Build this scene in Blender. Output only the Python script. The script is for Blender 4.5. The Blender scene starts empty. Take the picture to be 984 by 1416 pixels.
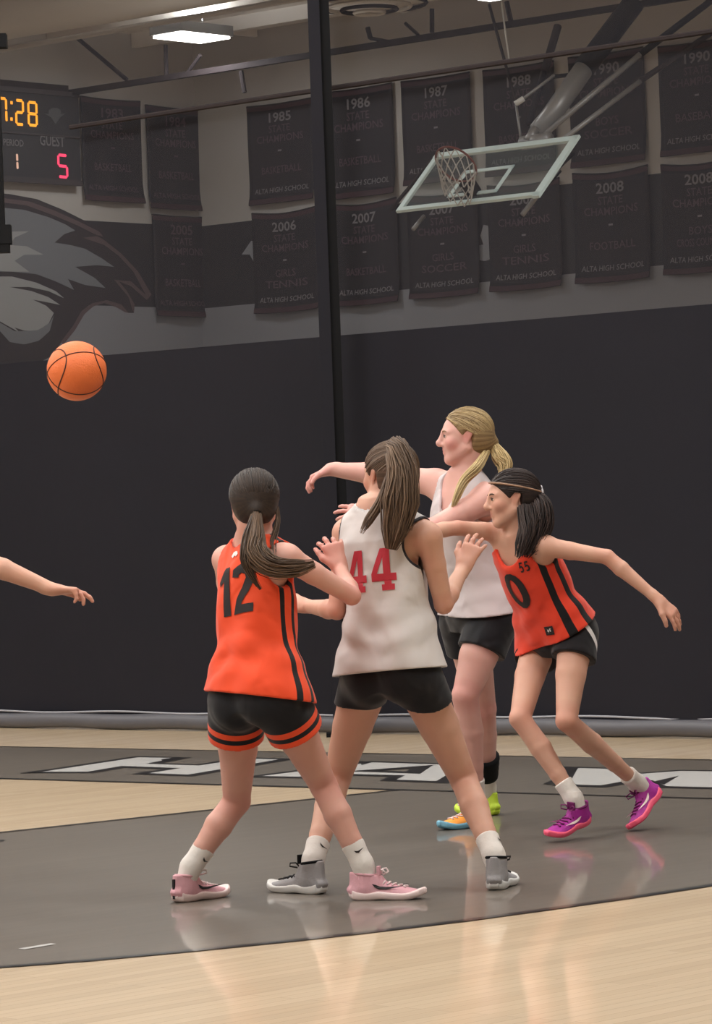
import bpy, bmesh, math, random
import numpy as np
from mathutils import Vector, Matrix
from mathutils.bvhtree import BVHTree
from mathutils.geometry import tessellate_polygon
random.seed(7); RNG = np.random.default_rng(7)
C = bpy.context.scene.collection
V = Vector
# ------------------------------------------------------------------ camera, exposure, world, large lights
W_PX, H_PX, FOCAL = 984, 1416, 5000.0
CAM_H = 1.27
PITCH, ROLL = 0.0044, 0.036
cam_pos = V((0, 0, CAM_H))
c_fwd = V((0, math.cos(PITCH), math.sin(PITCH)))
c_up0 = V((0, -math.sin(PITCH), math.cos(PITCH)))
c_right = math.cos(ROLL)*V((1, 0, 0)) - math.sin(ROLL)*c_up0
c_up = math.sin(ROLL)*V((1, 0, 0)) + math.cos(ROLL)*c_up0
cd = bpy.data.cameras.new('camera'); cam = bpy.data.objects.new('camera', cd); C.objects.link(cam)
cd.sensor_fit = 'HORIZONTAL'; cd.sensor_width = 36.0; cd.lens = FOCAL*36.0/W_PX
cd.clip_start = 0.1; cd.clip_end = 300
cam.matrix_world = Matrix(((c_right.x, c_up.x, -c_fwd.x, 0), (c_right.y, c_up.y, -c_fwd.y, 0),
                           (c_right.z, c_up.z, -c_fwd.z, CAM_H), (0, 0, 0, 1)))
sc = bpy.context.scene
sc.camera = cam
sc.view_settings.view_transform = 'Standard'; sc.view_settings.look = 'None'
sc.view_settings.gamma = 1.0; sc.view_settings.use_curve_mapping = False
sc.view_settings.exposure = 0.0
world = bpy.data.worlds.new('world'); sc.world = world; world.use_nodes = True
world.node_tree.nodes['Background'].inputs[0].default_value = (0.9, 0.88, 0.85, 1)
world.node_tree.nodes['Background'].inputs[1].default_value = 0.25

def ray(px, py):
    return c_fwd + c_right*((px-W_PX/2)/FOCAL) + c_up*((H_PX/2-py)/FOCAL)
def P(px, py, y):                       # world point seen at a photo pixel, at distance y down the hall
    d = ray(px, py); return cam_pos + d*(y/d.y)
def G(px, py, z=0.0):                   # floor point seen at a photo pixel
    d = ray(px, py); return cam_pos + d*((z-CAM_H)/d.z)
def X(px, py, p0, n):                   # point of a plane seen at a photo pixel
    d = ray(px, py); return cam_pos + d*((p0-cam_pos).dot(n)/d.dot(n))

TH = math.radians(42)
WD = V((math.cos(TH), -math.sin(TH), 0))       # along the end wall, towards the right of the picture
PD = V((math.sin(TH), math.cos(TH), 0))        # away from us, across the end wall
UP = V((0, 0, 1))
WALL0 = V((0, 46, 0)); CURT0 = V((0, 22.36, 0))
CORNER = X(278, 400, WALL0, PD); CORNER.z = 0
CEIL_Z = X(400, 34, WALL0, PD).z

def lin(c):
    return tuple(((v/255)/12.92 if v/255 <= 0.04045 else ((v/255+0.055)/1.055)**2.4) for v in c)

# area lights at the hall's fixtures (built below), plus the added ceiling fill
def area(name, loc, sx, sy, power, col=(0.93, 0.97, 1.0), rot=0):
    l = bpy.data.lights.new(name, 'AREA'); l.shape = 'RECTANGLE'; l.size = sx; l.size_y = sy
    l.energy = power; l.color = col
    o = bpy.data.objects.new(name, l); o.location = loc; o.rotation_euler = (0, 0, rot); C.objects.link(o)
    return o
FIX = []                                       # fixture positions (centre, on the ceiling)
def hall(u, v):                                # hall coordinates: u along the end wall, v from the curtain
    return CURT0 + WD*u + PD*v
for v in (-3.0, -7.5, -12.0, -16.5):
    for u in (-10, -5, 0, 5, 10):
        FIX.append((hall(u, v), 1.0))
for v in (4, 10):
    for u in (-12, -4, 4, 12):
        FIX.append((hall(u, v), 0.42))

# ------------------------------------------------------------------ helpers
def tag(o, label=None, cat=None, group=None, kind=None):
    if label: o['label'] = label
    if cat: o['category'] = cat
    if group: o['group'] = group
    if kind: o['kind'] = kind
    return o
def base_of(o):
    b = V((0, 0, 0))
    while o is not None:
        b = b + o.location; o = o.parent
    return b
def empty(name, loc, label=None, cat=None, group=None):
    o = bpy.data.objects.new(name, None); o.location = loc; o.empty_display_size = 0.1; C.objects.link(o)
    return tag(o, label, cat, group)
def mk(name, verts, faces, mat, parent=None, smooth=False, base=None):
    v = np.asarray(verts, dtype=np.float64).reshape(-1, 3)
    if base is None: base = V((0, 0, 0))
    off = base_of(parent) if parent is not None else base
    v = v - np.array(off)
    me = bpy.data.meshes.new(name)
    if isinstance(faces, np.ndarray) and faces.shape[1] == 4:
        n = len(faces)
        me.vertices.add(len(v)); me.vertices.foreach_set('co', v.ravel())
        me.loops.add(4*n); me.loops.foreach_set('vertex_index', faces.ravel().astype(np.int32))
        me.polygons.add(n); me.polygons.foreach_set('loop_start', np.arange(0, 4*n, 4, dtype=np.int32))
        me.update(calc_edges=True)
    else:
        me.from_pydata([tuple(x) for x in v], [], [tuple(int(i) for i in f) for f in faces])
    me.polygons.foreach_set('use_smooth', [smooth]*len(me.polygons))
    mats = mat if isinstance(mat, (list, tuple)) else [mat]
    for m in mats: me.materials.append(m)
    me.update()
    o = bpy.data.objects.new(name, me); C.objects.link(o)
    if parent is not None: o.parent = parent
    else: o.location = base
    return o
class MB:
    def __init__(s): s.v = []; s.f = []
    def add(s, v, f):
        b = len(s.v); s.v += [V(x) for x in v]; s.f += [tuple(i+b for i in q) for q in f]; return s
    def box(s, c, ax, ay, az):                 # centre and three half vectors
        c, ax, ay, az = V(c), V(ax), V(ay), V(az)
        vs = [c+ax*i+ay*j+az*k for k in (-1, 1) for j in (-1, 1) for i in (-1, 1)]
        return s.add(vs, [(0, 2, 3, 1), (4, 5, 7, 6), (0, 1, 5, 4), (2, 6, 7, 3), (0, 4, 6, 2), (1, 3, 7, 5)])
    def tube(s, pts, r, seg=8, cap=True):
        pts = [V(p) for p in pts]; n = len(pts); rr = r if isinstance(r, (list, tuple)) else [r]*n
        ref = None; rings = []
        for i, p in enumerate(pts):
            t = (pts[min(i+1, n-1)]-pts[max(i-1, 0)]).normalized()
            if ref is None:
                ref = t.orthogonal().normalized()
            ref = (ref - t*ref.dot(t)).normalized(); b = t.cross(ref)
            rings.append([p+(ref*math.cos(a)+b*math.sin(a))*rr[i] for a in [2*math.pi*k/seg for k in range(seg)]])
        vs = [x for q in rings for x in q]; fs = []
        for i in range(n-1):
            for k in range(seg):
                k2 = (k+1) % seg
                fs.append((i*seg+k, i*seg+k2, (i+1)*seg+k2, (i+1)*seg+k))
        if cap:
            fs.append(tuple(range(seg))[::-1]); fs.append(tuple((n-1)*seg+k for k in range(seg)))
        return s.add(vs, fs)
    def poly(s, pts, holes=()):
        loops = [[V(p) for p in pts]]+[[V(p) for p in h] for h in holes]
        tri = tessellate_polygon(loops); vs = [p for l in loops for p in l]
        return s.add(vs, [tuple(t) for t in tri])
    def build(s, name, mat, parent=None, smooth=False, base=None):
        return mk(name, [tuple(x) for x in s.v], s.f, mat, parent, smooth, base)

# ------------------------------------------------------------------ materials
def mat(name, col, rough=0.6, metal=0.0, spec=0.5, coat=0.0, emit=None, es=0.0, alpha=None, bump=None, noise=None, sheen=0.0, sss=0.0):
    m = bpy.data.materials.new(name); m.use_nodes = True; nt = m.node_tree; b = nt.nodes['Principled BSDF']
    b.inputs['Base Color'].default_value = (*lin(col), 1); b.inputs['Roughness'].default_value = rough
    b.inputs['Metallic'].default_value = metal; b.inputs['Specular IOR Level'].default_value = spec
    b.inputs['Coat Weight'].default_value = coat; b.inputs['Sheen Weight'].default_value = sheen
    if sss:
        b.inputs['Subsurface Weight'].default_value = sss; b.inputs['Subsurface Scale'].default_value = 0.02
        b.inputs['Subsurface Radius'].default_value = (1, 0.35, 0.2)
    if emit:
        b.inputs['Emission Color'].default_value = (*lin(emit), 1); b.inputs['Emission Strength'].default_value = es
    tc = None
    if noise or bump:
        tc = nt.nodes.new('ShaderNodeTexCoord')
    if noise:                                   # (scale, amount)
        n = nt.nodes.new('ShaderNodeTexNoise'); n.inputs['Scale'].default_value = noise[0]; n.inputs['Detail'].default_value = 4
        nt.links.new(tc.outputs['Object'], n.inputs['Vector'])
        r = nt.nodes.new('ShaderNodeMapRange'); r.inputs['To Min'].default_value = 1-noise[1]; r.inputs['To Max'].default_value = 1+noise[1]
        nt.links.new(n.outputs['Fac'], r.inputs['Value'])
        h = nt.nodes.new('ShaderNodeMix'); h.data_type = 'RGBA'; h.blend_type = 'MULTIPLY'; h.inputs[0].default_value = 1
        h.inputs[6].default_value = (*lin(col), 1); nt.links.new(r.outputs[0], h.inputs[7])
        nt.links.new(h.outputs[2], b.inputs['Base Color'])
    if bump:                                    # (scale, distance)
        n = nt.nodes.new('ShaderNodeTexNoise'); n.inputs['Scale'].default_value = bump[0]; n.inputs['Detail'].default_value = 3
        nt.links.new(tc.outputs['Object'], n.inputs['Vector'])
        bp = nt.nodes.new('ShaderNodeBump'); bp.inputs['Distance'].default_value = bump[1]; bp.inputs['Strength'].default_value = 0.6
        nt.links.new(n.outputs['Fac'], bp.inputs['Height']); nt.links.new(bp.outputs[0], b.inputs['Normal'])
    return m

def floor_mat(name, wood):
    m = bpy.data.materials.new(name); m.use_nodes = True; nt = m.node_tree; b = nt.nodes['Principled BSDF']; L = nt.links.new
    tc = nt.nodes.new('ShaderNodeTexCoord'); mp = nt.nodes.new('ShaderNodeMapping')
    mp.inputs['Rotation'].default_value = (0, 0, -math.atan2(PD.y, PD.x)); L(tc.outputs['Object'], mp.inputs['Vector'])
    ns = nt.nodes.new('ShaderNodeTexNoise'); ns.inputs['Scale'].default_value = 3; ns.inputs['Detail'].default_value = 5
    st = nt.nodes.new('ShaderNodeMapping'); st.inputs['Scale'].default_value = (0.25, 6, 1); L(mp.outputs[0], st.inputs['Vector']); L(st.outputs[0], ns.inputs['Vector'])
    if wood:
        br = nt.nodes.new('ShaderNodeTexBrick'); L(mp.outputs[0], br.inputs['Vector'])
        br.inputs['Scale'].default_value = 1; br.inputs['Brick Width'].default_value = 1.3; br.inputs['Row Height'].default_value = 0.057
        br.inputs['Mortar Size'].default_value = 0.0012
        br.inputs['Color1'].default_value = (*lin((208, 186, 156)), 1); br.inputs['Color2'].default_value = (*lin((196, 173, 143)), 1)
        br.inputs['Mortar'].default_value = (*lin((160, 138, 110)), 1)
        cr = nt.nodes.new('ShaderNodeMapRange'); cr.inputs['To Min'].default_value = 0.86; cr.inputs['To Max'].default_value = 1.12; L(ns.outputs['Fac'], cr.inputs['Value'])
        mx = nt.nodes.new('ShaderNodeMix'); mx.data_type = 'RGBA'; mx.blend_type = 'MULTIPLY'; mx.inputs[0].default_value = 1
        L(br.outputs['Color'], mx.inputs[6]); L(cr.outputs[0], mx.inputs[7]); L(mx.outputs[2], b.inputs['Base Color'])
    else:
        cr = nt.nodes.new('ShaderNodeMapRange'); cr.inputs['To Min'].default_value = 0.82; cr.inputs['To Max'].default_value = 1.15; L(ns.outputs['Fac'], cr.inputs['Value'])
        mx = nt.nodes.new('ShaderNodeMix'); mx.data_type = 'RGBA'; mx.blend_type = 'MULTIPLY'; mx.inputs[0].default_value = 1
        mx.inputs[6].default_value = (*lin((112, 104, 95)), 1); L(cr.outputs[0], mx.inputs[7]); L(mx.outputs[2], b.inputs['Base Color'])
    b.inputs['Roughness'].default_value = 0.42; b.inputs['Specular IOR Level'].default_value = 0.35
    b.inputs['Coat Weight'].default_value = 0.55; b.inputs['Coat Roughness'].default_value = 0.06; b.inputs['Coat IOR'].default_value = 1.45
    n2 = nt.nodes.new('ShaderNodeTexNoise'); n2.inputs['Scale'].default_value = 4; n2.inputs['Detail'].default_value = 2; L(tc.outputs['Object'], n2.inputs['Vector'])
    bp = nt.nodes.new('ShaderNodeBump'); bp.inputs['Distance'].default_value = 0.0012; bp.inputs['Strength'].default_value = 0.5
    L(n2.outputs['Fac'], bp.inputs['Height']); L(bp.outputs[0], b.inputs['Coat Normal'])
    return m
M = {}
M['wood'] = floor_mat('maple_floor', True); M['paint'] = floor_mat('grey_court_paint', False)
M['line'] = mat('black_line', (30, 27, 27), 0.35, coat=0.5); M['letter'] = mat('white_court_paint', (205, 203, 200), 0.4, coat=0.5)
M['wall'] = mat('wall_paint', (184, 178, 172), 0.8, noise=(0.6, 0.04)); M['band'] = mat('wall_band', (34, 33, 38), 0.7)
M['stripe'] = mat('wall_stripe', (138, 139, 144), 0.8)
M['vinyl'] = mat('curtain_vinyl', (27, 26, 33), 0.75, spec=0.2, bump=(2.5, 0.02), noise=(0.7, 0.1)); M['hem'] = mat('curtain_hem', (84, 83, 88), 0.5)
M['hemtop'] = mat('curtain_seam', (150, 150, 156), 0.6)
M['black'] = mat('black_steel', (10, 10, 13), 0.7, spec=0.2); M['dkgrey'] = mat('dark_grey_steel', (30, 29, 36), 0.7, spec=0.2); M['steel'] = mat('brushed_steel', (150, 150, 150), 0.4, metal=0.4)
M['steeldark'] = mat('brown_steel', (44, 37, 38), 0.8, spec=0.2)
M['banner'] = mat('banner_cloth', (27, 23, 29), 0.8); M['maroon'] = mat('banner_trim', (60, 36, 42), 0.8)
M['btext'] = mat('banner_print_white', (118, 114, 116), 0.8); M['btext2'] = mat('banner_print_dim', (78, 62, 70), 0.8)
M['ceil'] = mat('ceiling_paint', (236, 230, 222), 0.85, noise=(0.5, 0.06)); M['duct'] = mat('duct_fabric', (214, 208, 200), 0.7)
M['white'] = mat('white_paint', (232, 232, 228), 0.4)

# curtain mesh: woven grid, mostly open
def mesh_mat():
    m = bpy.data.materials.new('curtain_mesh'); m.use_nodes = True; nt = m.node_tree; L = nt.links.new
    b = nt.nodes['Principled BSDF']; b.inputs['Base Color'].default_value = (*lin((44, 42, 48)), 1); b.inputs['Roughness'].default_value = 0.9
    t = nt.nodes.new('ShaderNodeBsdfTransparent'); mx = nt.nodes.new('ShaderNodeMixShader'); mx.inputs[0].default_value = 0.38
    L(t.outputs[0], mx.inputs[1]); L(b.outputs[0], mx.inputs[2]); L(mx.outputs[0], nt.nodes['Material Output'].inputs[0])
    return m
M['mesh'] = mesh_mat()
def glass_mat():
    m = bpy.data.materials.new('board_glass'); m.use_nodes = True; nt = m.node_tree; L = nt.links.new
    b = nt.nodes['Principled BSDF']; b.inputs['Base Color'].default_value = (*lin((150, 165, 165)), 1); b.inputs['Roughness'].default_value = 0.12
    t = nt.nodes.new('ShaderNodeBsdfTransparent'); mx = nt.nodes.new('ShaderNodeMixShader'); mx.inputs[0].default_value = 0.10
    L(t.outputs[0], mx.inputs[1]); L(b.outputs[0], mx.inputs[2]); L(mx.outputs[0], nt.nodes['Material Output'].inputs[0])
    return m
M['glass'] = glass_mat()

# ------------------------------------------------------------------ strokes and lettering
def stroke(pts, w, closed=False):              # 2D mitred ribbon -> verts, quads
    n = len(pts); L_, R_ = [], []
    for i in range(n):
        a = pts[(i-1) % n] if (closed or i > 0) else None; b = pts[i]; c = pts[(i+1) % n] if (closed or i < n-1) else None
        d1 = None if a is None else (V((b[0]-a[0], b[1]-a[1]))).normalized()
        d2 = None if c is None else (V((c[0]-b[0], c[1]-b[1]))).normalized()
        if d1 is None: d1 = d2
        if d2 is None: d2 = d1
        n1 = V((-d1.y, d1.x)); n2 = V((-d2.y, d2.x)); mm = (n1+n2)
        mm = n1 if mm.length < 1e-4 else mm.normalized()
        k = w/2/max(0.45, mm.dot(n1))
        L_.append((b[0]+mm.x*k, b[1]+mm.y*k)); R_.append((b[0]-mm.x*k, b[1]-mm.y*k))
    vs = L_+R_; m = n if closed else n-1
    return vs, [(i, (i+1) % n, n+(i+1) % n, n+i) for i in range(m)]
def arc(cx, cy, rx, ry, a0, a1, n=10):
    return [(cx+rx*math.cos(math.radians(a0+(a1-a0)*i/n)), cy+ry*math.sin(math.radians(a0+(a1-a0)*i/n))) for i in range(n+1)]
_txt = {}
def text2d(s, size=1.0, bold=0.0, sx=1.0):     # lettering as flat triangles, centred on its box
    key = (s, bold)
    if key not in _txt:
        cu = bpy.data.curves.new('t', 'FONT'); cu.body = s; cu.offset = bold; cu.resolution_u = 2; cu.align_x = 'CENTER'
        o = bpy.data.objects.new('t', cu); me = bpy.data.meshes.new_from_object(o)
        vs = [(v.co.x, v.co.y) for v in me.vertices]; fs = [tuple(p.vertices) for p in me.polygons]
        bpy.data.objects.remove(o); bpy.data.curves.remove(cu); bpy.data.meshes.remove(me)
        ys = [v[1] for v in vs]; y0 = (min(ys)+max(ys))/2; h = max(ys)-min(ys)
        _txt[key] = ([(x/h, (y-y0)/h) for x, y in vs], fs)
    vs, fs = _txt[key]
    return [(x*size*sx, y*size) for x, y in vs], fs
def put2d(mb, vf, o, u, v):
    vs, fs = vf; mb.add([V(o)+V(u)*a+V(v)*b for a, b in vs], fs)

# ------------------------------------------------------------------ the hall
cen = hall(0, -2)
def hp(u, v, z=0): q = hall(u, v); return V((q.x, q.y, z))
wall_v = (WALL0-CURT0).dot(PD); corner_u = (CORNER-CURT0).dot(WD)
U1, V0 = 26.0, -28.0
fl = MB(); fl.poly([hp(corner_u-4, V0), hp(U1, V0), hp(U1, wall_v), hp(corner_u-4, wall_v)])
floor = fl.build('floor', M['wood'], base=V((0, 0, 0))); tag(floor, kind='structure')
def wall_box(name, a, b, z0, z1, n, m):
    c = (a+b)/2; mb = MB(); mb.box(V((c.x, c.y, (z0+z1)/2))+n*0.1, (b-a)/2, n*0.1, UP*(z1-z0)/2)
    o = mb.build(name, m, base=V((c.x, c.y, 0))); return tag(o, kind='structure')
zb0 = X(330, 422, WALL0, PD).z; zb1 = X(330, 307, WALL0, PD).z
wb = wall_box('wall_back', hp(corner_u-0.3, wall_v), hp(U1, wall_v), 0, CEIL_Z, PD, M['wall'])
wl = wall_box('wall_left', hp(corner_u, wall_v), hp(corner_u, V0), 0, CEIL_Z, -WD, M['wall'])
wall_box('wall_right', hp(U1, wall_v), hp(U1, V0), 0, CEIL_Z, WD, M['wall'])
wall_box('wall_near', hp(corner_u, V0), hp(U1, V0), 0, CEIL_Z, -PD, M['wall'])
def painted(name, parent, o, a, b, z0, z1, n, m, t=0.004):
    mb = MB(); c = (a+b)/2; mb.box(V((c.x, c.y, (z0+z1)/2))-n*t/2, (b-a)/2, n*t/2, UP*(z1-z0)/2); return mb.build(name, m, parent)
painted('dark_band', wb, None, hp(corner_u, wall_v), hp(U1, wall_v), zb0, zb1, PD, M['band'])
painted('grey_stripe', wb, None, hp(corner_u, wall_v), hp(U1, wall_v), 0, zb0, PD, M['stripe'])
painted('dark_band', wl, None, hp(corner_u, wall_v), hp(corner_u, 4), zb0, zb1, -WD, M['band'])
painted('grey_stripe', wl, None, hp(corner_u, wall_v), hp(corner_u, V0), 0, zb0, -WD, M['stripe'])
# white brush marks in the dark band
def on_back(px, py, off=0.008): return X(px, py, WALL0-PD*off, PD)
for pts in ([(334, 352), (347, 333), (352, 334), (356, 352), (350, 361), (345, 352)],
            [(664, 326), (668, 311), (674, 312), (679, 325), (679, 358), (670, 361), (659, 359), (659, 340), (668, 338)]):
    mb = MB(); mb.poly([on_back(*p) for p in pts]); mb.build('painted_mark', M['stripe'], wb)

ce = MB(); ccn = hp((corner_u+U1)/2, (V0+wall_v)/2, CEIL_Z)
ce.box(ccn+UP*0.1, WD*(U1-corner_u)/2, PD*(wall_v-V0)/2, UP*0.1)
ceiling = ce.build('ceiling', M['ceil'], base=V((ccn.x, ccn.y, CEIL_Z))); tag(ceiling, kind='structure')
def on_ceil(px, py, dz=0.0): return G(px, py, CEIL_Z-dz)
# roof joists: steel beams running along the hall, with webs
for i, v in enumerate((wall_v-1.1, wall_v-2.6, wall_v-4.4, wall_v-6.4, wall_v-10)):
    mb = MB(); a, b = hp(corner_u+0.02, v, CEIL_Z-0.09), hp(U1-0.1, v, CEIL_Z-0.09)
    mb.box((a+b)/2, (b-a)/2, PD*0.05, UP*0.09); mb.build('ceiling_joist', M['duct'] if i % 2 else M['ceil'], ceiling)
for k in range(10):
    u = corner_u+1.2+k*2.6
    mb = MB(); a, b = hp(u, wall_v-0.05, CEIL_Z-0.05), hp(u, wall_v-9, CEIL_Z-0.05)
    mb.box((a+b)/2, (b-a)/2, WD*0.03, UP*0.05); mb.build('purlin', M['ceil'], ceiling)

# truss chord parallel with the end wall (meets the left wall above the scoreboard)
chv = (X(92, 129, CORNER, WD)-CURT0).dot(PD); chz = X(92, 129, CORNER, WD).z
truss = empty('roof_truss', hp(corner_u, chv, chz), 'long dark truss chord crossing under the ceiling above the banners', 'truss')
mb = MB(); mb.box(hp((corner_u+U1)/2, chv, chz), WD*(U1-corner_u)/2, PD*0.035, UP*0.035); mb.build('bottom_chord', M['steeldark'], truss)
def in_tr(px, py): return X(px, py, hp(0, chv, 0), PD)
for a, b, r in (((87, 36), (175, 110), 0.03), ((229, 62), (230, 104), 0.028), ((277, 76), (258, 102), 0.025), ((597, 12), (597, 45), 0.028),
                ((508, 38), (512, 53), 0.03), ((512, 53), (540, 58), 0.022), ((333, 98), (338, 128), 0.03), ((87, 36), (40, 2), 0.03),
                ((560, 32), (578, 48), 0.02), ((700, 2), (706, 30), 0.03)):
    mb = MB(); mb.tube([in_tr(*a), in_tr(*b)], r, 6); mb.build('brace', M['steeldark'], truss)
mb = MB(); a = X(-60, 110, CORNER+WD*0.06, WD); b = X(92, 130, CORNER+WD*0.06, WD)
b = V((b.x, b.y, a.z)); mb.box((a+b)/2, (b-a)/2, WD*0.04, UP*0.045); tr1 = mb.build('trim_1', M['steeldark']); tag(tr1, kind='structure')
# fabric air ducts under the ceiling
def duct(px, py, r, v, label):
    q = X(px, py, hp(0, v, 0), PD); mb = MB(); a, b = hp(corner_u+0.1, v, q.z), hp(U1-0.2, v, q.z)
    n = 30; pts = [a.lerp(b, i/n) for i in range(n+1)]
    mb.tube(pts, [r*(1+0.03*math.sin(i*2.3)) for i in range(n+1)], 20)
    o = mb.build('air_duct', M['duct'], base=V((a.x, a.y, q.z-r)), smooth=True); tag(o, label, 'duct')
duct(60, 10, 0.30, wall_v-6.0, 'fat pale round air duct under the ceiling at the upper left')
def small_pipe(px, py, r, v, m, label):
    q = X(px, py, hp(0, v, 0), PD); mb = MB(); mb.tube([hp(corner_u+0.1, v, q.z), hp(U1-0.2, v, q.z)], r, 8)
    o = mb.build('conduit', M[m], base=V((q.x, q.y, q.z))); tag(o, label, 'pipe')
small_pipe(270, 23, 0.035, wall_v-4.0, 'duct', 'thin pale conduit running just above the lit ceiling lamp')
# round air diffuser above the post
dq = X(510, 6, hp(0, wall_v-5, 0), PD)
df = empty('air_diffuser', dq, 'round ceiling air diffuser with dark rings right of the black post', 'vent')
for i, r in enumerate((0.62, 0.45, 0.3, 0.16)):
    mb = MB(); z = V((0, 0, -0.03*i)); pts = [dq+z+V((math.cos(t), math.sin(t), 0))*r for t in [2*math.pi*k/28 for k in range(29)]]
    mb.tube(pts, 0.022, 6, cap=False); mb.build('ring', M['steeldark'] if i % 2 == 0 else M['duct'], df)

# lamps
def lamp_mat():
    return mat('lamp_diffuser', (255, 255, 255), 0.5, emit=(255, 250, 242), es=14.0)
M['lamp'] = lamp_mat()
def fixture(c, lab, grp, drop=0.14, power=0.0, rot=None, sx=0.6, sy=0.3, hang_=0.0):
    rt = empty('ceiling_light', c, lab, 'light', grp)
    c = c-UP*hang_
    if hang_ > 0.05:                       # hung on stems, with an added upward area light to brighten the ceiling
        mb = MB()
        for a in (-0.7, 0.7):
            mb = MB(); mb.tube([c+WD*sx*a+UP*hang_, c+WD*sx*a-UP*drop*0.3], 0.008, 6); mb.build('stem', M['steel'], rt)
        if power:
            o_ = area('ceiling_fill_light', c+UP*0.03, sx*2, sy*2, power*0.6, rot=0); o_.rotation_euler = (math.pi, 0, math.atan2(WD.y, WD.x))
    u, v = WD, PD
    mb = MB(); mb.box(c-UP*(drop*0.5), u*sx, v*sy, UP*drop*0.45); mb.build('housing', M['steel'], rt)
    mb = MB(); mb.box(c-UP*(drop+0.012), u*sx*0.94, v*sy*0.9, UP*0.012); mb.build('diffuser', M['lamp'], rt)
    if power:
        area('lamp_light', c-UP*(drop+0.04), sx*2, sy*2, power, rot=math.atan2(WD.y, WD.x))
q = on_ceil(265, 48, 0.0); q.z = CEIL_Z
lq = G(265, 53, CEIL_Z-0.51); lq.z = CEIL_Z
fixture(lq, 'glowing rectangular lamp on the ceiling left of the black post', None, power=60, sx=0.27, sy=0.45, hang_=.35)
lq = G(679, -1, CEIL_Z-0.51); lq.z = CEIL_Z
fixture(lq, 'small glowing lamp at the top edge above the raised hoop', None, sx=0.12, sy=0.12, hang_=.35)
for k, (p, s) in enumerate(FIX):
    near = k < 20; row = ('first', 'second', 'third', 'fourth')[(k//5) if near else (k-20)//4]; col = ('first', 'second', 'third', 'fourth', 'fifth')[k % 5 if near else (k-20) % 4]
    lab = 'lit ceiling lamp, %s row %s the curtain, %s from the left wall' % (row, 'this side of' if near else 'beyond', col)
    fixture(V((p.x, p.y, CEIL_Z)), lab, 'ceiling lamps of the hall', power=104*s, sx=0.9, sy=0.5, hang_=0.0 if near else 0.5)

# ------------------------------------------------------------------ divider curtain with its mesh top
CUZ = X(455, 465, CURT0, PD).z
cu_a, cu_b = corner_u+0.12, 14.0
curt = empty('divider_curtain', hp(0, 0, 0), 'tall dark vinyl gym divider curtain with see-through mesh above', 'curtain')
n = 220; vs = []; fs = []
for i in range(n+1):
    u = cu_a+(cu_b-cu_a)*i/n
    for j, z in enumerate((0.1, 0.6, 1.2, 1.8, CUZ)):
        w = 0.02*math.sin(u*1.7)+0.012*math.sin(u*4.1+1); w *= 1.0-j/6
        vs.append(hp(u, w, z))
for i in range(n):
    for j in range(4): fs.append((i*5+j, (i+1)*5+j, (i+1)*5+j+1, i*5+j+1))
o = mk('vinyl_panel', [tuple(v) for v in vs], fs, M['vinyl'], curt, True)
vs = []; fs = []
for i in range(n+1):
    u = cu_a+(cu_b-cu_a)*i/n
    vs += [hp(u, 0.01*math.sin(u*1.7), CUZ), hp(u, 0, CEIL_Z-0.3)]
for i in range(n): fs.append((i*2, i*2+2, i*2+3, i*2+1))
mk('mesh_panel', [tuple(v) for v in vs], fs, M['mesh'], curt, True)
mb = MB(); pts = [hp(cu_a+(cu_b-cu_a)*i/n, -0.01+0.006*math.sin(i), 0.055+0.004*math.sin(i*0.9)) for i in range(n+1)]; mb.tube(pts, 0.052, 12); mb.build('bottom_hem', M['hem'], curt, True)
mb = MB(); pts = [hp(cu_a+(cu_b-cu_a)*i/n, -0.022, 0.115+0.006*math.sin(i*0.7)) for i in range(n+1)]; mb.tube(pts, 0.007, 6); mb.build('hem_seam', M['hemtop'], curt, True)
mb = MB(); mb.box(hp((cu_a+cu_b)/2, 0, CEIL_Z-0.2), WD*(cu_b-cu_a)/2, PD*0.05, UP*0.1); mb.build('head_rail', M['dkgrey'], curt)
# sagging cable of the curtain
ca = X(97, 176, CURT0-PD*0.06, PD); cb = X(984, 43, CURT0-PD*0.06, PD)
zc = (ca.z+cb.z)/2
mb = MB(); mb.tube([ca, cb, cb+(cb-ca)*0.5], 0.016, 6); o = mb.build('curtain_cable', M['steeldark'], base=V((ca.x, ca.y, ca.z)))
tag(o, 'thin dark cable stretched across the tops of the hanging banners', 'cable')
# black upright post
pb = X(472, 900, CURT0-PD*0.25, PD); pb.z = 0
post = empty('steel_post', pb, 'black steel upright post standing against the curtain behind the players', 'post')
tpost = X(441, 0, CURT0-PD*0.25, PD)
mb = MB(); mb.box(pb+UP*CEIL_Z/2-V((0.03, 0, 0)), V((0.036, 0, 0)), V((0, 0.05, 0)), UP*CEIL_Z/2); mb.build('front_flange', M['dkgrey'], post)
mb = MB(); mb.box(pb+UP*CEIL_Z/2+V((0.035, 0.02, 0)), V((0.03, 0, 0)), V((0, 0.05, 0)), UP*CEIL_Z/2); mb.build('side_web', M['black'], post)
mb = MB(); mb.box(pb+UP*0.012, V((0.11, 0, 0)), V((0, 0.09, 0)), UP*0.012); mb.build('base_plate', M['black'], post)
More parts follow.
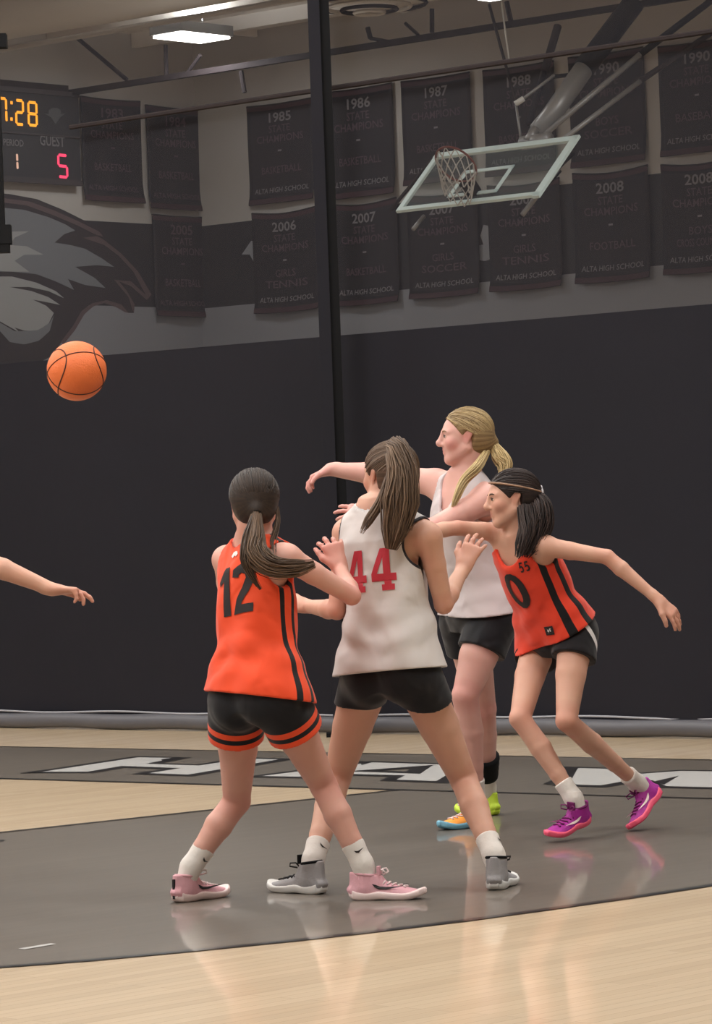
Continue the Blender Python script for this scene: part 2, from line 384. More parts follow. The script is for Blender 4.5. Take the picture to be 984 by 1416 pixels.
# hanging winch pole at the left edge
hb = P(1, 332, 21.0); ht = V((hb.x, hb.y, CEIL_Z))
hang = empty('hanging_pole', ht, 'black pole hanging down at the left edge beside the scoreboard', 'pole')
mb = MB(); mb.box((hb+ht)/2+V((-0.01, 0, 0.05)), V((0.036, 0, 0)), V((0, 0.04, 0)), UP*((ht.z-hb.z)/2)); mb.build('shaft', M['black'], hang)
mb = MB(); mb.box(hb+V((0.0, 0, 0.03)), V((0.062, 0, 0)), V((0, 0.05, 0)), UP*0.055); mb.box(hb+V((0.0, 0, 0.0)), V((0.05, 0, 0)), V((0, 0.045, 0)), UP*0.075); mb.build('end_block', M['black'], hang)
mb = MB(); q = P(1, 57, 21.0); mb.box(q, V((0.035, 0, 0)), V((0, 0.05, 0)), UP*0.04); mb.build('clamp', M['black'], hang)

# ------------------------------------------------------------------ floor markings
def paint(name, pts, m, z, holes=()):
    mb = MB(); mb.poly([V((p.x, p.y, z)) for p in pts], [[V((q.x, q.y, z)) for q in h] for h in holes]); return mb.build(name, m, floor)
def ribbon(name, pts, w, m, z, closed=False):
    v, f = stroke([(p.x, p.y) for p in pts], w, closed); return mk(name, [(a, b, z) for a, b in v], f, m, floor)
bl0, bl1 = G(0, 1077), G(984, 1105)      # base line
tp0, tp1 = G(0, 1034), G(984, 1050)      # far line of the border
bdir = (bl1-bl0).normalized()
ext = lambda a, d, k: a+d*k
paint('border_paint', [ext(bl0, bdir, -8), ext(bl1, bdir, 9), ext(tp1, bdir, 9), ext(tp0, bdir, -8)], M['paint'], 0.001)
ribbon('base_line', [ext(bl0, bdir, -8), ext(bl1, bdir, 9)], 0.05, M['line'], 0.0032)
ribbon('border_line', [ext(tp0, bdir, -8), ext(tp1, bdir, 9)], 0.045, M['line'], 0.0032)
k0 = G(0, 1152); kd = (k0-G(400, 1109)).normalized(); k1 = k0-kd*((k0-bl0).dot(PD)/kd.dot(PD))
crv = [(0, 1338), (120, 1329), (250, 1317), (400, 1302), (520, 1288.5), (640, 1274), (750, 1259), (870, 1242), (984, 1224.5)]
cp = [G(*p) for p in crv]; last = (cp[-1]-cp[-2]).normalized()
far = cp[-1]
far = far-last*((far-bl0).dot(PD)/last.dot(PD))
left = [cp[0]-V((0.55, 0.12, 0)), cp[0]-V((1.1, 0.1, 0)), cp[0]-V((1.7, -0.15, 0)), cp[0]-V((2.4, -0.8, 0))]
lane = [k1]+[k0]+[k0+kd*0.9]+left[::-1]+cp+[far]
paint('lane_paint', lane, M['paint'], 0.001)
ribbon('lane_line', [k1, k0, k0+kd*0.9], 0.05, M['line'], 0.003)
ribbon('lane_curve', left[::-1]+cp+[far], 0.05, M['line'], 0.003)
paint('white_tick', [G(25, 1313), G(70, 1305.5), G(78, 1306.5), G(34, 1314)], M['letter'], 0.003)
paint('small_tick', [G(-30, 1163), G(4, 1162), G(7, 1163.5), G(-30, 1165)], M['line'], 0.003)
Hh = [(59, 1068), (191, 1048), (242, 1049), (201, 1057), (275, 1059.5), (340, 1049.5), (385, 1051), (260, 1072), (206, 1070), (250, 1063), (168, 1060), (121, 1068)]
Aa = [(362, 1074), (513, 1055), (640, 1059), (603, 1081), (548, 1079), (560, 1073), (479, 1071), (450, 1070.5), (415, 1075)]
Ah = [(501, 1067), (571, 1069.5), (583, 1061)]
Ww = [(786, 1085.5), (799, 1063), (838, 1064), (872, 1072), (940, 1067), (1010, 1068), (1070, 1072), (1000, 1090), (921, 1088), (902, 1080), (880, 1078), (830, 1087)]
def outline(pts, w):
    q = [G(*p) for p in pts]; v, f = stroke([(p.x, p.y) for p in q], w, True); return v, f
for nm, L_, ho in (('letter_h', Hh, None), ('letter_a', Aa, Ah), ('letter_w', Ww, None)):
    o = paint('painted_letter', [G(*p) for p in L_], M['letter'], 0.0036, [[G(*p) for p in ho]] if ho else ())
    v, f = outline(L_, 0.16); mk('letter_outline', [(a, b, 0.0026) for a, b in v], f, M['line'], floor)
    if ho:
        v, f = outline(ho, 0.1); mk('letter_outline', [(a, b, 0.0042) for a, b in v], f, M['line'], floor)
for tri in ([(750, 1085), (766, 1079), (762, 1086)], [(776, 1062), (800, 1063), (782, 1072)], [(25, 1070.5), (55, 1066), (58, 1069)],
            [(238, 1049), (250, 1049), (225, 1053), (222, 1051)], [(190, 1069), (206, 1067.5), (204, 1071)], [(495, 1053), (514, 1055), (500, 1059)],
            [(532, 1079), (545, 1074.5), (549, 1079)], [(938, 1074), (903, 1082), (918, 1086)]):
    paint('letter_shade', [G(*p) for p in tri], M['line'], 0.0045)

# ------------------------------------------------------------------ banners
SPORTS = {}
def banner(o, u, n, w, h, lines, label, group, rowtrim):
    # o: top-left corner, u: along the wall, n: out of the wall
    rt = empty('championship_banner', o+u*w/2-UP*h, label, 'banner', group)
    nx, nz = 16, 10; front = []; 
    def pt(s, t, d=0.0):       # s across 0..1, t down 0..1
        sag = (0.045 if rowtrim > 5 else 0.014)*math.sin(s*math.pi)
        ripple = 0.012*math.sin(s*9+t*2.1+w*7)*(0.3+t)
        curl = 0.04*max(0, t-0.85)/0.15
        return o+u*(s*w)-UP*(t*h*1.0+sag*(1-0.6*t))+n*(0.05+ripple+curl+d)
    vs = []; fs = []
    for d in (0.004, -0.004):
        for j in range(nz+1):
            for i in range(nx+1): vs.append(pt(i/nx, j/nz, d))
    N = (nx+1)*(nz+1)
    for j in range(nz):
        for i in range(nx):
            a = j*(nx+1)+i; fs.append((a, a+nx+1, a+nx+2, a+1)); fs.append((N+a, N+a+1, N+a+nx+2, N+a+nx+1))
    for i in range(nx):
        fs.append((i, i+1, N+i+1, N+i)); a = nz*(nx+1)+i; fs.append((a+1, a, N+a, N+a+1))
    for j in range(nz):
        a = j*(nx+1); fs.append((a+nx+1, a, N+a, N+a+nx+1)); a += nx; fs.append((a, a+nx+1, N+a+nx+1, N+a))
    mk('cloth', [tuple(v) for v in vs], fs, M['banner'], rt, True)
    mb = MB(); mb.tube([pt(i/12, 0) for i in range(13)], 0.014, 6); mb.build('hanging_rod', M['steeldark'], rt)
    bt = []; nn = 16
    for i in range(nn+1): bt += [pt(i/nn, 0.945, 0.009), pt(i/nn, 0.995, 0.009)]
    mk('trim_strip', [tuple(v) for v in bt], [(2*i, 2*i+1, 2*i+3, 2*i+2) for i in range(nn)], M['maroon'], rt)
    bt = []
    for i in range(nn+1): bt += [pt(i/nn, 0.005, 0.009), pt(i/nn, 0.05, 0.009)]
    mk('trim_strip', [tuple(v) for v in bt], [(2*i, 2*i+1, 2*i+3, 2*i+2) for i in range(nn)], M['maroon'], rt)
    for (s, tt, size, mt, bold, wid) in lines:
        vs2, fs2 = text2d(s, size*h, bold)
        mx = max(abs(a) for a, b in vs2); k = 1.0 if not wid else (wid*w/2)/mx
        pp = [pt((w/2+a*k)/w, tt-b/h, 0.012) for a, b in vs2]
        mk('lettering', [tuple(v) for v in pp], fs2, M[mt], rt)
    return rt
def lines_for(year, sport, wall=True):
    t = [(year, 0.13, 0.10, 'btext', 0.02, 0.38), ('STATE', 0.245, 0.075, 'btext2', 0.01, 0.34), ('CHAMPIONS', 0.345, 0.075, 'btext2', 0.01, 0.72), ('-', 0.47, 0.018, 'btext', 0.02, 0.06)]
    if len(sport) == 1: t.append((sport[0], 0.66, 0.075, 'btext2', 0.01, 0.62))
    else:
        t += [(sport[0], 0.6, 0.075, 'btext2', 0.01, 0.32), (sport[1], 0.71, 0.075, 'btext2', 0.01, 0.66)]
    t.append(('ALTA HIGH SCHOOL', 0.865, 0.052, 'btext', 0.01, 0.84))
    return t
BK = WALL0.copy()
bl = [(345, 434, 149, 289, '1985', ['BASKETBALL'], 'upper row dark banner dated 1985, left of the black post'),
      (451, 545, 129, 282, '1986', ['BASKETBALL'], 'upper row dark banner dated 1986, right of the black post'),
      (558, 652, 114, 262, '1987', ['BASKETBALL'], 'upper row dark banner dated 1987, behind the left end of the backboard'),
      (671, 768, 99, 250, '1988', ['BASKETBALL'], 'upper row dark banner dated 1988, behind the hoop rods'),
      (789, 892, 81, 238, '1990', ['BOYS', 'SOCCER'], 'dark BOYS SOCCER banner crossed by the thick hoop mast'),
      (913, 1018, 66, 222, '1990', ['BASEBALL'], 'dark BASEBALL banner dated 1990 at the upper right edge'),
      (352, 441, 296, 438, '2006', ['GIRLS', 'TENNIS'], 'lower row dark banner dated 2006, left of the black post'),
      (462, 551, 284, 428, '2007', ['BASKETBALL'], 'lower row dark banner dated 2007, right of the black post'),
      (566, 662, 272, 418, '2007', ['GIRLS', 'SOCCER'], 'lower row dark GIRLS SOCCER banner below the backboard'),
      (677, 776, 258, 408, '2008', ['GIRLS', 'TENNIS'], 'lower row dark GIRLS TENNIS banner right of the white wall mark'),
      (795, 898, 241, 397, '2008', ['FOOTBALL'], 'lower row dark FOOTBALL banner dated 2008'),
      (917, 1022, 229, 385, '2008', ['BOYS', 'CROSS COUNTRY'], 'dark BOYS CROSS COUNTRY banner dated 2008 at the right edge')]
for k, (xl, xr, yt, yb, yr, sp, lab) in enumerate(bl):
    a = X(xl, yt, WALL0, PD); b = X(xl, yb, WALL0, PD); r_ = X(xr, yt-(xr-xl)*0.14, WALL0, PD)
    banner(a, WD, -PD, (r_-a).dot(WD), a.z-b.z-0.03, lines_for(yr, sp), lab, 'championship banners', k)
for (xl, xr, yt, yb, yr, lab) in ((107, 190, 134, 277, '1983', 'dark banner on the left wall next to the scoreboard'),
                             (197, 275, 146, 288, '1984', 'dark upper banner on the left wall nearest the corner'),
                             (206, 285, 297, 437, '2005', 'dark lower banner on the left wall right of the hawk beak')):
    a = X(xl, yt, CORNER, WD); b = X(xl, yb, CORNER, WD); r_ = X(xr, yt+(xr-xl)*0.12, CORNER, WD)
    wd_ = (r_-a).dot(PD)
    banner(a, PD, WD, wd_, a.z-b.z, [(s, t, z, 'btext2', bo, wi) for (s, t, z, m_, bo, wi) in lines_for(yr, ['BASKETBALL'])], lab, 'championship banners', 0)

# ------------------------------------------------------------------ hawk mural on the left wall
def on_left(px, py, off): return X(px, py, CORNER+WD*off, WD)
mural = empty('hawk_mural', on_left(60, 400, 0.0), 'grey and black hawk head mural painted on the left wall', 'mural')
M['m_dark'] = mat('mural_dark', (46, 40, 44), 0.8); M['m_mid'] = mat('mural_mid', (120, 122, 126), 0.8)
M['m_light'] = mat('mural_light', (160, 160, 160), 0.8); M['m_red'] = mat('mural_brown', (92, 74, 76), 0.8)
def crop4(x, y): return (x/2.982, 260+y/2.982)
def mur(name, pts, m, off):
    mb = MB(); mb.poly([on_left(*crop4(*p), off) for p in pts]); mb.build(name, M[m], mural)
mur('outline_shape', [(-300, 40), (-100, 10), (40, 25), (150, 45), (260, 90), (350, 135), (415, 165), (435, 190), (425, 215), (500, 270), (570, 345), (625, 440), (620, 468), (570, 478), (555, 478), (552, 515), (530, 515), (490, 480), (430, 465), (370, 480), (335, 515), (300, 580), (250, 640), (220, 690), (160, 720), (-300, 740)], 'm_dark', 0.006)
mur('head_shape', [(-300, 90), (0, 80), (100, 90), (200, 120), (270, 150), (310, 175), (265, 190), (225, 225), (290, 235), (350, 250), (420, 290), (470, 325), (400, 318), (310, 325), (390, 370), (435, 412), (350, 400), (280, 375), (305, 420), (230, 385), (150, 355), (50, 345), (-300, 330)], 'm_mid', 0.010)
mur('feather_shape', [(-300, 190), (30, 180), (120, 178), (60, 205), (40, 235), (110, 240), (180, 275), (100, 275), (60, 300), (120, 345), (50, 345), (-300, 335)], 'm_light', 0.014)
mur('throat_shape', [(-300, 365), (50, 365), (150, 390), (230, 425), (265, 455), (200, 425), (120, 408), (40, 408), (130, 425), (200, 450), (248, 482), (190, 470), (135, 460), (190, 485), (222, 515), (200, 560), (150, 590), (100, 588), (60, 575), (80, 595), (0, 550), (-300, 520)], 'm_light', 0.010)
mur('neck_shape', [(-300, 540), (0, 555), (60, 590), (110, 590), (160, 585), (205, 555), (222, 525), (205, 590), (160, 630), (100, 645), (40, 635), (0, 590), (-300, 580)], 'm_mid', 0.012)
mur('beak_line', [(340, 205), (400, 198), (430, 215), (500, 270), (570, 345), (625, 440), (605, 462), (540, 405), (490, 385), (520, 420), (555, 480), (550, 515), (530, 450), (470, 378), (540, 385), (600, 440), (550, 345), (490, 280), (430, 235)], 'm_red', 0.012)
mur('brow_line', [(-300, 50), (0, 40), (120, 55), (230, 95), (330, 140), (410, 180), (425, 200), (400, 195), (320, 155), (220, 112), (110, 72), (0, 58), (-300, 70)], 'm_red', 0.012)
mur('jaw_line', [(250, 635), (300, 570), (335, 508), (380, 475), (440, 462), (500, 480), (530, 515), (515, 512), (480, 492), (430, 474), (385, 488), (348, 520), (310, 585), (262, 645)], 'm_red', 0.009)

# ------------------------------------------------------------------ scoreboard on the left wall
sa = on_left(99, 131, 0); sb2 = on_left(99, 257, 0)
sw_ = 3.4; h_ = sa.z-sb2.z
sb = empty('scoreboard', V((sa.x, sa.y, sb2.z))-PD*sw_/2, 'dark scoreboard on the left wall showing 7:28 in amber digits', 'scoreboard')
mb = MB(); mb.box(V((sa.x, sa.y, (sa.z+sb2.z)/2))-PD*sw_/2+WD*0.06, PD*sw_/2, WD*0.06, UP*h_/2)
M['sb'] = mat('scoreboard_face', (44, 44, 48), 0.6); M['sbf'] = mat('scoreboard_frame', (62, 56, 58), 0.5)
mb.build('cabinet', M['sb'], sb)
z0_, z1_ = sb2.z, sa.z
for zz, hh in ((z0_+0.02, 0.035), (z1_-0.02, 0.03), (on_left(50, 186, 0.12).z, 0.012)):
    mb = MB(); mb.box(V((sa.x, sa.y, zz))-PD*sw_/2+WD*0.13, PD*sw_/2, WD*0.015, UP*hh); mb.build('frame_rail', M['sbf'], sb)
M['amber'] = mat('amber_digit', (255, 170, 40), 0.5, emit=(255, 160, 40), es=1.6); M['red_led'] = mat('red_digit', (255, 60, 90), 0.5, emit=(255, 70, 110), es=1.5)
M['warm'] = mat('pale_digit', (230, 190, 170), 0.5, emit=(230, 180, 150), es=0.8)
def cropS(x, y): return (x/8.327, 100+y/8.329)
SEG = {'a': ((0, 1), (1, 1)), 'b': ((1, 1), (1, .5)), 'c': ((1, .5), (1, 0)), 'd': ((0, 0), (1, 0)), 'e': ((0, 0), (0, .5)), 'f': ((0, .5), (0, 1)), 'g': ((0, .5), (1, .5))}
DIG = {'7': 'abc', '2': 'abged', '8': 'abcdefg', '5': 'afgcd', '1': 'bc', '3': 'abgcd'}
def digit(ch, bx, by, w, h, m, name, slant=1.0):   # quad in crop pixels: bottom-left bx,by
    mb = MB()
    for s in DIG[ch]:
        (x0, y0), (x1, y1) = SEG[s]
        def q(x, y): return on_left(*cropS(bx+x*w+(1-y)*slant*8, by-y*h+x*w*0.1), 0.135)
        a, b = q(x0, y0), q(x1, y1); d = (b-a); ln = d.length; d.normalize(); a = a+d*0.004; b = b-d*0.004
        t = d.cross(WD).normalized()*0.018
        mb.add([a, a+d*0.01+t, b-d*0.01+t, b, b-d*0.01-t, a+d*0.01-t], [(0, 1, 2, 3, 4, 5)])
    mb.build(name, M[m], sb)
digit('7', -20, 560, 88, 265, 'amber', 'clock_digit'); digit('2', 182, 595, 80, 275, 'amber', 'clock_digit'); digit('8', 325, 605, 92, 262, 'amber', 'clock_digit')
for yy in (350, 538):
    mb = MB(); c = on_left(*cropS(133, yy), 0.136); mb.add([c+PD*a+UP*b for a, b in ((-.02, -.02), (.02, -.02), (.02, .02), (-.02, .02))], [(0, 1, 2, 3)]); mb.build('clock_colon', M['amber'], sb)
digit('1', 110, 1110, 85, 185, 'warm', 'period_digit'); digit('5', 670, 1200, 98, 250, 'red_led', 'score_digit')
def sbtext(s, x, y, wpx, hpx, m='btext'):
    c = on_left(*cropS(x, y), 0.136); a = on_left(*cropS(x-wpx/2, y), 0.136); b = on_left(*cropS(x+wpx/2, y), 0.136)
    hh = on_left(*cropS(x, y-hpx/2), 0.136).z-on_left(*cropS(x, y+hpx/2), 0.136).z
    vf = text2d(s, hh, 0.02); mx = max(abs(q[0]) for q in vf[0]); k = abs((b-a).dot(PD))/2/mx
    mb = MB(); mb.add([c+PD*(p*k)+UP*q for p, q in vf[0]], vf[1]); mb.build('lettering', M[m], sb)
sbtext('GUEST', 600, 790, 290, 125); sbtext('PERIOD', 155, 810, 235, 80)
lg = MB()
for pts in ([(500, 470), (560, 480), (560, 440), (600, 410), (660, 410), (700, 440), (700, 480), (760, 470), (690, 520), (640, 600), (590, 520)],):
    lg.poly([on_left(*cropS(*p), 0.136) for p in pts])
M['sblogo'] = mat('scoreboard_emblem', (84, 84, 86), 0.7); lg.build('hawk_emblem', M['sblogo'], sb)

# ------------------------------------------------------------------ raised basketball hoop of the far court
HP0 = hp(0, (V((0, 38, 0))-CURT0).dot(PD))
def on_h(px, py, dv=0.0): return X(px, py, HP0+PD*dv, PD)
TL = on_h(605, 216); TR = TL+WD*1.80
bl_ = X(547, 291, HP0-PD*0.62, PD)
dn = (bl_-TL); dn = dn-WD*dn.dot(WD); BL = TL+dn; BR = TR+dn
hn = WD.cross(dn).normalized()
if hn.z < 0: hn = -hn
hoop = empty('basketball_hoop', (TL+BR)/2, 'glass backboard with net folded up under the ceiling on steel rods', 'basketball hoop')
dnn = dn.normalized()
mb = MB(); mb.box((TL+BR)/2, WD*0.9, dn/2, hn*0.008); mb.build('glass_board', M['glass'], hoop)
M['bframe'] = mat('board_border', (225, 245, 245), 0.4)
def bar(a, b, w, t=0.016, m='bframe', name='border', off=0.0):
    d = (b-a).normalized(); s = d.cross(hn).normalized(); mb = MB(); mb.box((a+b)/2+hn*off, d*((b-a).length/2+w/2), s*w/2, hn*t); mb.build(name, M[m], hoop)
bar(TL, TR, 0.075); bar(BL, BR, 0.055); bar(TL, BL, 0.06); bar(TR, BR, 0.085)
c0 = (TL+TR)/2
def bq(x, y): return c0+WD*x+dn*y
for a, b in (((-0.3, 0.42), (0.3, 0.42)), ((-0.3, 0.86), (0.3, 0.86)), ((-0.3, 0.42), (-0.3, 0.86)), ((0.3, 0.42), (0.3, 0.86))):
    bar(bq(*a), bq(*b), 0.045, 0.005, 'bframe', 'target_line', 0.014)
rc = bq(0, 0.84)+hn*0.38
mb = MB(); pts = [rc+(WD*math.cos(t)+hn*math.sin(t))*0.225 for t in [2*math.pi*k/28 for k in range(29)]]; mb.tube(pts, 0.012, 6, cap=False)
M['rim'] = mat('rim_orange', (120, 62, 52), 0.5); mb.build('rim', M['rim'], hoop)
mb = MB(); mb.box(bq(0, 0.84)+hn*0.08, WD*0.07, dnn*0.05, hn*0.08); mb.build('rim_bracket', M['black'], hoop)
mb = MB(); nt_ = []
for k in range(12):
    for sgn in (1, -1):
        pts = []
        for j in range(9):
            t = j/8; ang = 2*math.pi*(k/12+sgn*0.11*t*1.5); r = 0.225*(1-0.3*t)
            base = rc+(WD*math.cos(ang)+hn*math.sin(ang)*(1-0.0*t))*r
            pts.append(base-UP*(0.30*t))
        mb.tube(pts, 0.0075, 4)
M['net'] = mat('net_cord', (190, 185, 178), 0.8); mb.build('net', M['net'], hoop)
def rod(a, b, r, m, name='support_rod', dv0=0.2, dv1=1.5, seg=8):
    mb = MB(); mb.tube([on_h(a[0], a[1], dv0), on_h(b[0], b[1], dv1)], r, seg); mb.build(name, M[m], hoop, True)
rod((742, 188), (812, 88), 0.105, 'steel', 'mast', 0.25, 0.9, 14); rod((806, 96), (876, 4), 0.115, 'black', 'mast_sleeve', 0.85, 1.5, 14)
rod((722, 198), (760, 192), 0.075, 'steel', 'mast_bracket', 0.15, 0.15); rod((729, 196), (741, 178), 0.05, 'steel', 'mast_bracket', 0.1, 0.2)
rod((745, 192), (885, 75), 0.03, 'steel', dv0=0.2, dv1=1.2); rod((885, 75), (984, 0), 0.035, 'black', dv0=1.2, dv1=1.8)
rod((774, 196), (885, 112), 0.026, 'steel', dv0=0.1, dv1=1.2); rod((885, 112), (984, 45), 0.03, 'steeldark', dv0=1.2, dv1=1.9)
rod((735, 175), (792, 106), 0.022, 'steel', dv0=0.2, dv1=0.9); rod((731, 172), (752, 100), 0.035, 'dkgrey', dv0=0.3, dv1=0.6); rod((752, 100), (771, 36), 0.042, 'steeldark', dv0=0.6, dv1=0.9)
rod((676, 6), (713, 142), 0.016, 'steeldark', 'cable', 0.9, 0.3, 6); rod((713, 142), (720, 192), 0.014, 'steel', 'cable', 0.3, 0.2, 6); rod((693, 2), (704, 88), 0.009, 'white', 'cable', 0.9, 0.6, 6)
rod((712, 144), (724, 136), 0.03, 'white', dv0=0.25, dv1=0.3); rod((724, 136), (766, 104), 0.016, 'steel', dv0=0.3, dv1=0.6); rod((766, 106), (792, 103), 0.022, 'black', dv0=0.6, dv1=0.9)
rod((790, 212), (762, 238), 0.035, 'black', dv0=0.1, dv1=-0.2); rod((780, 222), (722, 297), 0.026, 'steel', dv0=0.0, dv1=-0.5); rod((774, 236), (718, 300), 0.02, 'black', dv0=0.05, dv1=-0.45); rod((586, 299), (571, 317), 0.022, 'steel', dv0=-0.5, dv1=-0.7)
rod((600, 218), (540, 290), 0.02, 'steeldark', dv0=0.08, dv1=-0.55)

# ================================================================== implicit-surface modelling of the figures
A3 = lambda v: np.array([v[0], v[1], v[2]], dtype=np.float32)
class Vol:
    def __init__(s, lo, hi, h):
        s.h = h; s.lo = np.array(lo, dtype=np.float32); s.n = np.ceil((np.array(hi)-np.array(lo))/h).astype(int)+1
        s.d = np.full(tuple(s.n), 0.2, dtype=np.float32)
    def sub(s, lo, hi):
        i0 = np.clip(np.floor((np.array(lo)-s.lo)/s.h).astype(int), 0, s.n); i1 = np.clip(np.ceil((np.array(hi)-s.lo)/s.h).astype(int)+1, 0, s.n)
        sl = tuple(slice(a, b) for a, b in zip(i0, i1))
        g = [s.lo[k]+s.h*np.arange(i0[k], i1[k], dtype=np.float32) for k in range(3)]
        return sl, (g[0][:, None, None], g[1][None, :, None], g[2][None, None, :])
    def add(s, f, box, k=0.02, m=None):
        m = (k+3*s.h) if m is None else m
        sl, Q = s.sub(np.array(box[0])-m, np.array(box[1])+m)
        a = s.d[sl]; 
        if a.size == 0: return
        b = f(Q); hh = np.maximum(k-np.abs(a-b), 0)/k
        s.d[sl] = np.minimum(a, b)-hh*hh*k*0.25
    def cut(s, f, box=None, k=0.008, m=0.03):   # remove what f is negative in
        if box is None: sl, Q = s.sub(s.lo, s.lo+s.h*s.n)
        else: sl, Q = s.sub(np.array(box[0])-m, np.array(box[1])+m)
        a = s.d[sl]
        if a.size == 0: return
        b = -f(Q); hh = np.maximum(k-np.abs(a-b), 0)/k
        s.d[sl] = np.maximum(a, b)+hh*hh*k*0.25
    def mesh(s):
        d = s.d; neg = d < 0
        c = neg[:-1, :-1, :-1].astype(np.uint8)
        for i, j, k in ((1,0,0),(0,1,0),(0,0,1),(1,1,0),(1,0,1),(0,1,1),(1,1,1)):
            c += neg[i:d.shape[0]-1+i, j:d.shape[1]-1+j, k:d.shape[2]-1+k]
        act = np.flatnonzero(((c > 0) & (c < 8)).ravel()); sh = c.shape
        I, J, K = np.unravel_index(act, sh)
        corners = [(0,0,0),(1,0,0),(0,1,0),(1,1,0),(0,0,1),(1,0,1),(0,1,1),(1,1,1)]
        val = np.stack([d[I+a, J+b, K+e] for a, b, e in corners], 1)
        edges = [(0,1),(2,3),(4,5),(6,7),(0,2),(1,3),(4,6),(5,7),(0,4),(1,5),(2,6),(3,7)]
        acc = np.zeros((len(act), 3), np.float32); cnt = np.zeros(len(act), np.float32); cc = np.array(corners, np.float32)
        for a, b in edges:
            va, vb = val[:, a], val[:, b]; mm = (va < 0) != (vb < 0)
            t = np.where(mm, va/np.where(mm, va-vb, 1), 0)
            p = cc[a][None]+(cc[b]-cc[a])[None]*t[:, None]
            acc += p*mm[:, None]; cnt += mm
        pos = s.lo+(np.stack([I, J, K], 1)+acc/cnt[:, None])*s.h
        faces = []
        def idx(i, j, k): return np.searchsorted(act, (i*sh[1]+j)*sh[2]+k)
        for ax in range(3):
            o = [0, 0, 0]; o[ax] = 1
            A = neg[:d.shape[0]-o[0], :d.shape[1]-o[1], :d.shape[2]-o[2]]; B = neg[o[0]:, o[1]:, o[2]:]
            e = np.argwhere(A != B); u, v = [(1, 2), (2, 0), (0, 1)][ax]
            e = e[(e[:, u] > 0) & (e[:, v] > 0) & (e[:, u] < sh[u]) & (e[:, v] < sh[v])]
            sg = A[e[:, 0], e[:, 1], e[:, 2]]
            q = []
            for du, dv in ((0, 0), (-1, 0), (-1, -1), (0, -1)):
                w = e.copy(); w[:, u] += du; w[:, v] += dv; q.append(idx(w[:, 0], w[:, 1], w[:, 2]))
            q = np.stack(q, 1); q[~sg] = q[~sg][:, ::-1]; faces.append(q)
        return pos.astype(np.float64), np.concatenate(faces)

def bb(*pr):        # box around (point, radius) pairs
    lo = np.min([np.array(p)-r for p, r in pr], 0); hi = np.max([np.array(p)+r for p, r in pr], 0); return lo, hi
def cone(a, b, ra, rb, flat=None):
    A_, B_ = A3(a), A3(b); ba = B_-A_; L2 = float(ba@ba)+1e-9
    def f(Q):
        x, y, z = Q[0]-A_[0], Q[1]-A_[1], Q[2]-A_[2]
        t = np.clip((x*ba[0]+y*ba[1]+z*ba[2])/L2, 0, 1)
        x = x-t*ba[0]; y = y-t*ba[1]; z = z-t*ba[2]; r2 = x*x+y*y+z*z
        if flat is not None:
            n, sq = A3(flat[0]), flat[1]; w = x*n[0]+y*n[1]+z*n[2]; r2 = r2+w*w*(1/(sq*sq)-1)
        return np.sqrt(r2)-(ra+(rb-ra)*t)
    return f, bb((a, ra), (b, rb))
def ell(c, fr, r):  # ellipsoid: frame fr = (x, y, z) axes, radii r
    c_ = A3(c); ax = [A3(v) for v in fr]; R = max(r)
    def f(Q):
        x, y, z = Q[0]-c_[0], Q[1]-c_[1], Q[2]-c_[2]
        u = [x*a[0]+y*a[1]+z*a[2] for a in ax]
        k0 = np.sqrt(sum((u[i]/r[i])**2 for i in range(3)))+1e-6; k1 = np.sqrt(sum((u[i]/r[i]**2)**2 for i in range(3)))+1e-6
        return k0*(k0-1)/k1
    return f, bb((c, R))
def plane(p, n):    # negative on the side n points away from
    p_, n_ = A3(p), A3(n)
    return lambda Q: (Q[0]-p_[0])*n_[0]+(Q[1]-p_[1])*n_[1]+(Q[2]-p_[2])*n_[2]

